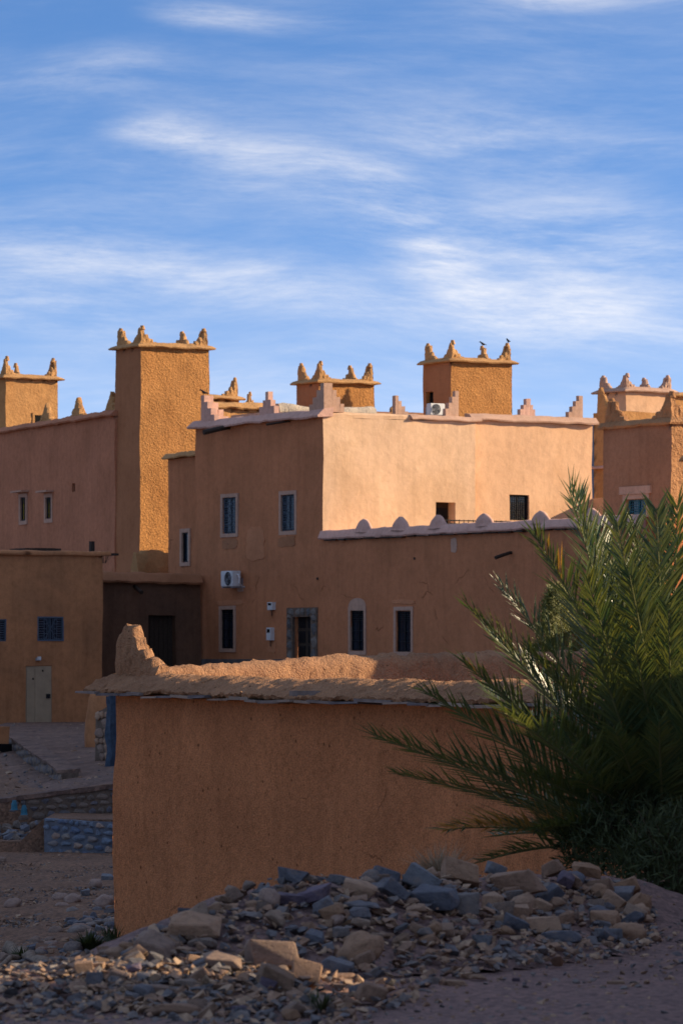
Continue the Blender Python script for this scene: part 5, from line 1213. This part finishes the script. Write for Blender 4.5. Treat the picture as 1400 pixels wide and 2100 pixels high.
# ------------------------------------------------------------------ palm
def frond(palm, base, tip, sag, seed, dry=0, side_len=.30, nleaf=78, twist=0):
    rr = random.Random(seed); base = V(base); tip = V(tip); L_ = (tip-base).length; chord = (tip-base).normalized()
    upv = V((0, 0, 1)); perp = (upv-chord*upv.dot(chord)); perp = perp.normalized() if perp.length > .15 else V((chord.x, chord.y, 0)).normalized()
    ctrl = base+(tip-base)*.52+perp*sag*L_
    def bz(t): return base*(1-t)**2+ctrl*2*t*(1-t)+tip*t*t
    def tg(t): return ((ctrl-base)*(1-t)+(tip-ctrl)*t).normalized()
    m = MB(); m.mi = 1; k = 14; pts = [bz(i/k) for i in range(k+1)]; m.tube(pts, .017, 6, .15); m.mi = 0
    side0 = tg(0.5).cross(upv).normalized()
    for i in range(nleaf):
        t = .16+.84*(i+rr.uniform(0, .7))/nleaf; t = min(t, .995); p = bz(t); T = tg(t); S = T.cross(upv)
        S = S.normalized() if S.length > .1 else side0
        S = (S*math.cos(twist)+S.cross(T)*math.sin(twist)).normalized(); Nn_ = S.cross(T).normalized()
        env = min(1, (t-.10)/.25)**.7*(1-.62*sm((t-.5)/.5))
        for sg in (-1, 1):
            ln = side_len*env*rr.uniform(.85, 1.12)*L_/2.0
            al = R(60-30*t+rr.uniform(-7, 7)); be = rr.choice((R(4), R(24), R(50)))*rr.uniform(.8, 1.15)
            dirn = (T*math.cos(al)+(S*sg*math.cos(be)+Nn_*math.sin(be))*math.sin(al)).normalized()
            wv = dirn.cross(Nn_).normalized(); nv = wv.cross(dirn)
            w = .0112*rr.uniform(.85, 1.2)*(.7+.3*env); tp = p+dirn*ln-upv*ln*.05
            md = p+dirn*ln*.42
            ids = [m.pt(x, False) for x in (p-wv*w*.35, p+wv*w*.35, md-wv*w+nv*w*.5, md, md+wv*w+nv*w*.5, tp)]
            m.mi = 2 if (dry and rr.random() < dry) else 0
            m.idx((ids[0], ids[3], ids[2])); m.idx((ids[0], ids[1], ids[3])); m.idx((ids[1], ids[4], ids[3])); m.idx((ids[2], ids[3], ids[5])); m.idx((ids[3], ids[4], ids[5]))
    return m.build('frond', [M['leaf'], M['rachis'], M['leaf_dry_sunlit']], palm)
PY = 27.0
pc = P(1385, 1775, PY); pb = V((pc.x, pc.y, -.05))
palm = thing('date_palm', pb, 'young bushy date palm with arching fronds beside the rubble heap', 'palm')
m = MB(); m.tube([pb-V((0, 0, .1)), pb+V((0, 0, .1)), pb+V((0, 0, .35)), pb+V((.02, 0, .55))], .16, 12, .8); m.displace(((9, .05),)); m.build('trunk', M['bark'], palm)
for k in range(26):   # cut leaf bases
    a_ = k*2.4; z = .02+.018*k; q = MB(); p = pb+V((math.cos(a_)*.13, math.sin(a_)*.13, z)); q.tube([p, p+V((math.cos(a_)*.07, math.sin(a_)*.07, .10))], .035, 5, .6); q.build('leaf_base', M['bark'], palm)
FR = [  # tip px, tip py, tip depth, sag, share of dry and sunlit-gold leaflets
    (768, 1512, 26.2, .045, 0), (815, 1588, 26.8, .05, .10), (872, 1420, 26.6, .05, 0), (952, 1362, 26.2, .06, .03), (958, 1245, 26.9, .07, 0), (1028, 1205, 27.4, .06, 0), (1000, 1300, 28.1, .06, 0),
    (1096, 1100, 26.3, .10, .05), (1166, 1004, 26.7, .03, 0), (1180, 1020, 27.6, .04, 0), (1262, 1060, 26.4, .02, 0), (1300, 1075, 27.5, .02, 0), (1345, 1040, 26.6, 0, 0), (1388, 1035, 27.3, 0, 0),
    (908, 1702, 26.0, .10, .65), (985, 1768, 25.9, .12, 0), (1010, 1690, 27.2, .08, .05), (930, 1560, 27.5, .06, 0), (1040, 1450, 27.7, .06, 0), (1060, 1580, 26.0, .08, 0), (1080, 1330, 26.1, .06, 0), (1200, 1180, 26.0, .04, 0),  # gold leaflets of the first frond here stand in for sunlight on it
    (1230, 1110, 28.0, .03, 0), (1290, 1180, 25.9, .02, 0), (1335, 1130, 27.9, 0, 0), (1100, 1700, 25.8, .1, 0), (1150, 1480, 25.9, .06, 0), (1180, 1600, 25.7, .08, 0), (1225, 1350, 25.8, .03, 0), (1300, 1320, 25.7, .02, 0), (1370, 1250, 25.7, 0, 0), (1260, 1500, 25.6, .05, 0), (1350, 1480, 25.5, .03, 0)]
for k, (px, py, Y, sg, dry) in enumerate(FR):
    rr = random.Random(k); b0 = pc+V((rr.uniform(-.10, .06), rr.uniform(-.1, .1), rr.uniform(-.12, .1)))
    frond(palm, b0, P(px, py, Y), sg, 50+k, dry, twist=rr.uniform(-.25, .25), side_len=.43, nleaf=74)
rr = random.Random(77)
for k in range(24):
    a_ = rr.uniform(-2.2, 2.2); el = rr.uniform(.35, 1.45); ln = rr.uniform(1.6, 2.5); d = V((math.cos(a_)*math.cos(el), math.sin(a_)*math.cos(el), math.sin(el)))
    frond(palm, pc+V((rr.uniform(0, .3), rr.uniform(-.1, .2), 0)), pc+d*ln, rr.uniform(.02, .09), 300+k, 0, twist=rr.uniform(-.3, .3), side_len=.43, nleaf=60)
for k in range(11):
    px = rr.uniform(1060, 1400); py = rr.uniform(1480, 1780); frond(palm, pc+V((rr.uniform(-.1, .1), .1, 0)), P(px-60, py, rr.uniform(27.3, 28.4)), rr.uniform(.05, .12), 400+k, 0, side_len=.43, nleaf=60)

# weeds under the palm, dry bush, juniper, tufts on the heap
def bush(name, label, cat, base, rad, hgt, n, leaf, mat, seed, stem=None, group=None):
    r2 = random.Random(seed); base = V(base); t = thing(name, base, label, cat, group); m = MB(); s = MB()
    for i in range(n):
        a_ = r2.uniform(0, 6.283); rr_ = rad*r2.random()**.5; z = hgt*r2.random()**.8*(1-.6*(rr_/rad)**2)
        p = base+V((math.cos(a_)*rr_, math.sin(a_)*rr_, z)); d = V((r2.gauss(0, 1), r2.gauss(0, 1), r2.gauss(.6, .8))).normalized(); w = d.orthogonal().normalized()
        if r2.random() < .5: w = d.cross(w)
        l = leaf*r2.uniform(.6, 1.4); ids = [m.pt(x, False) for x in (p, p+d*l*.5-w*l*.06, p+d*l*.5+w*l*.06, p+d*l)]; m.idx((ids[0], ids[2], ids[3], ids[1]))
    for i in range(18):
        a_ = r2.uniform(0, 6.283); k = rad*r2.uniform(.2, .8); s.tube([base, base+V((math.cos(a_)*k*.4, math.sin(a_)*k*.4, hgt*.5)), base+V((math.cos(a_)*k, math.sin(a_)*k, hgt*r2.uniform(.7, .95)))], .006*max(1, rad), 4, .4)
    s.build('stems', stem or M['bark'], t); o_ = m.build('foliage', mat, t); return t
bush('weed_clump', 'dark fine leaved weeds filling the ground under the palm', 'weeds', P(1290, 1800, 26.2)*1.0, .46, .60, 3000, .10, M['herb'], 3)
bush('weed_clump', 'dark weeds at the picture edge past the end of the heap', 'weeds', V((P(1385, 1850, 25.6).x, 25.6, 0)), .40, .66, 2600, .10, M['herb'], 4)
p = cast(440, 1865, 15); p = P(905, 1800, 24.4)
tuft('dry_bush', 'pale dry twiggy bush behind the broad boulder', 'dry bush', (p.x, p.y, p.z-.05), 420, .36, 1.1, M['dry_twig'], .0022, 1.0, 5)
p = cast(655, 2075, 15); tuft('grass_tuft', 'small green grass tuft at the foot of the heap', 'grass tuft', p, 60, .14, .9, M['herb'], .004, 1.0, 8)
p = cast(505, 2085, 15)
p = gcast(185, 1955); tuft('gully_weed', 'dark green weed among the cobbles against the enclosure wall', 'weeds', p, 260, .5, 1.4, M['herb'], .012, 1.0, 14)
p = gcast(232, 1950); tuft('gully_weed', 'upright dry weed at the foot of the enclosure corner', 'weeds', p, 60, .55, .5, M['herb'], .012, 1.0, 15)
p = gcast(45, 1975); tuft('gully_weed', 'low dark weed beside the driftwood log', 'weeds', p, 220, .35, 1.6, M['herb'], .012, .8, 16)
jb = P(1150, 1345, 84); jt = thing('juniper', (jb.x, jb.y, -2.8), 'sunlit yellow green juniper bush between the enclosure and the main house', 'bush')
m = MB(); m.tube([V((jb.x, jb.y, -2.8)), V((jb.x, jb.y, jb.z-.4)), V((jb.x+.05, jb.y, jb.z+.9))], .09, 8, .2); m.build('trunk', M['bark'], jt)
m = MB(); r2 = random.Random(31)
for i in range(520):
    t_ = r2.random(); z = -.7+2.1*t_; rad = .75*(1-t_)**.8+.10; a_ = r2.uniform(0, 6.283); c = V((jb.x-.1*t_, jb.y, jb.z+z))+V((math.cos(a_), math.sin(a_), 0))*rad*r2.random()**.5
    d0 = (V((math.cos(a_)*.7, math.sin(a_)*.7, .9))).normalized()
    for j in range(26):
        d = (d0+V((r2.gauss(0, .45), r2.gauss(0, .45), r2.gauss(0, .4)))).normalized(); w = d.orthogonal().normalized()*.010; p = c+V((r2.gauss(0, .05), r2.gauss(0, .05), r2.gauss(0, .06))); l = r2.uniform(.05, .12)
        ids = [m.pt(x, False) for x in (p-w, p+w, p+d*l)]; m.idx(ids)
m.build('crown', M['shrub'], jt)
p = P(1020, 1350, 80); bush('green_bush', 'small dark green bush peeping over the enclosure beside the fronds', 'bush', (p.x, p.y, -1.6), .55, 3.35, 2600, .12, M['herb'], 41)

# ------------------------------------------------------------------ crows
def crow(label, p, heading, s=.24):
    t = thing('crow', p, label, 'bird', 'crows on the roofs'); hd = V((math.cos(heading), math.sin(heading), 0)); m = MB(); up = V((0, 0, 1)); p = V(p); sd = hd.cross(up)
    prof = [(-1.3, .42, .04, .10), (-.8, .50, .12, .16), (-.35, .58, .26, .26), (.05, .70, .32, .30), (.35, .88, .26, .25), (.52, 1.05, .18, .18), (.66, 1.12, .19, .18), (.80, 1.12, .13, .12), (.92, 1.08, .055, .06), (1.12, 1.02, .012, .02)]
    rings = []
    for x, z, h, w in prof: rings.append([m.pt(p+(hd*x*.5+up*(z*.62+h*.6*math.sin(k*math.pi/5))+sd*w*.6*math.cos(k*math.pi/5))*s*1.5, False) for k in range(10)])
    for a_, b_ in zip(rings, rings[1:]):
        for k in range(10): m.idx((a_[k], a_[(k+1) % 10], b_[(k+1) % 10], b_[k]))
    m.idx(rings[0][::-1]); m.idx(rings[-1])
    for sg in (-1, 1): m.tube([p+sd*sg*.08*s, p+(sd*sg*.09+up*.5-hd*.05)*s], .018*s*3, 5)
    m.build('body', M['crow'], t, smooth=60)
cT = P2(926, 172); L1c, L2c = hit(cT, A, 1049), hit(cT, B, 868); zc = zat(742, 172)
pbk = cT+A*(L1c-.12)+B*(L2c-.12); crow('crow on the low back horn of the crow tower', (pbk.x, pbk.y, zc+.12+.70*1.11), R(190), .2)
pbk = cT+A*(L1c-.12)+B*.12; crow('crow on the outer front horn of the crow tower', (pbk.x, pbk.y, zc+.12+.70*1.11), R(120), .2)
o = C0+B*(Lf-.33)+A*.15; crow('crow on the stepped pink merlon beside the tallest tower', (o.x, o.y, zm+.98), R(180), .2)
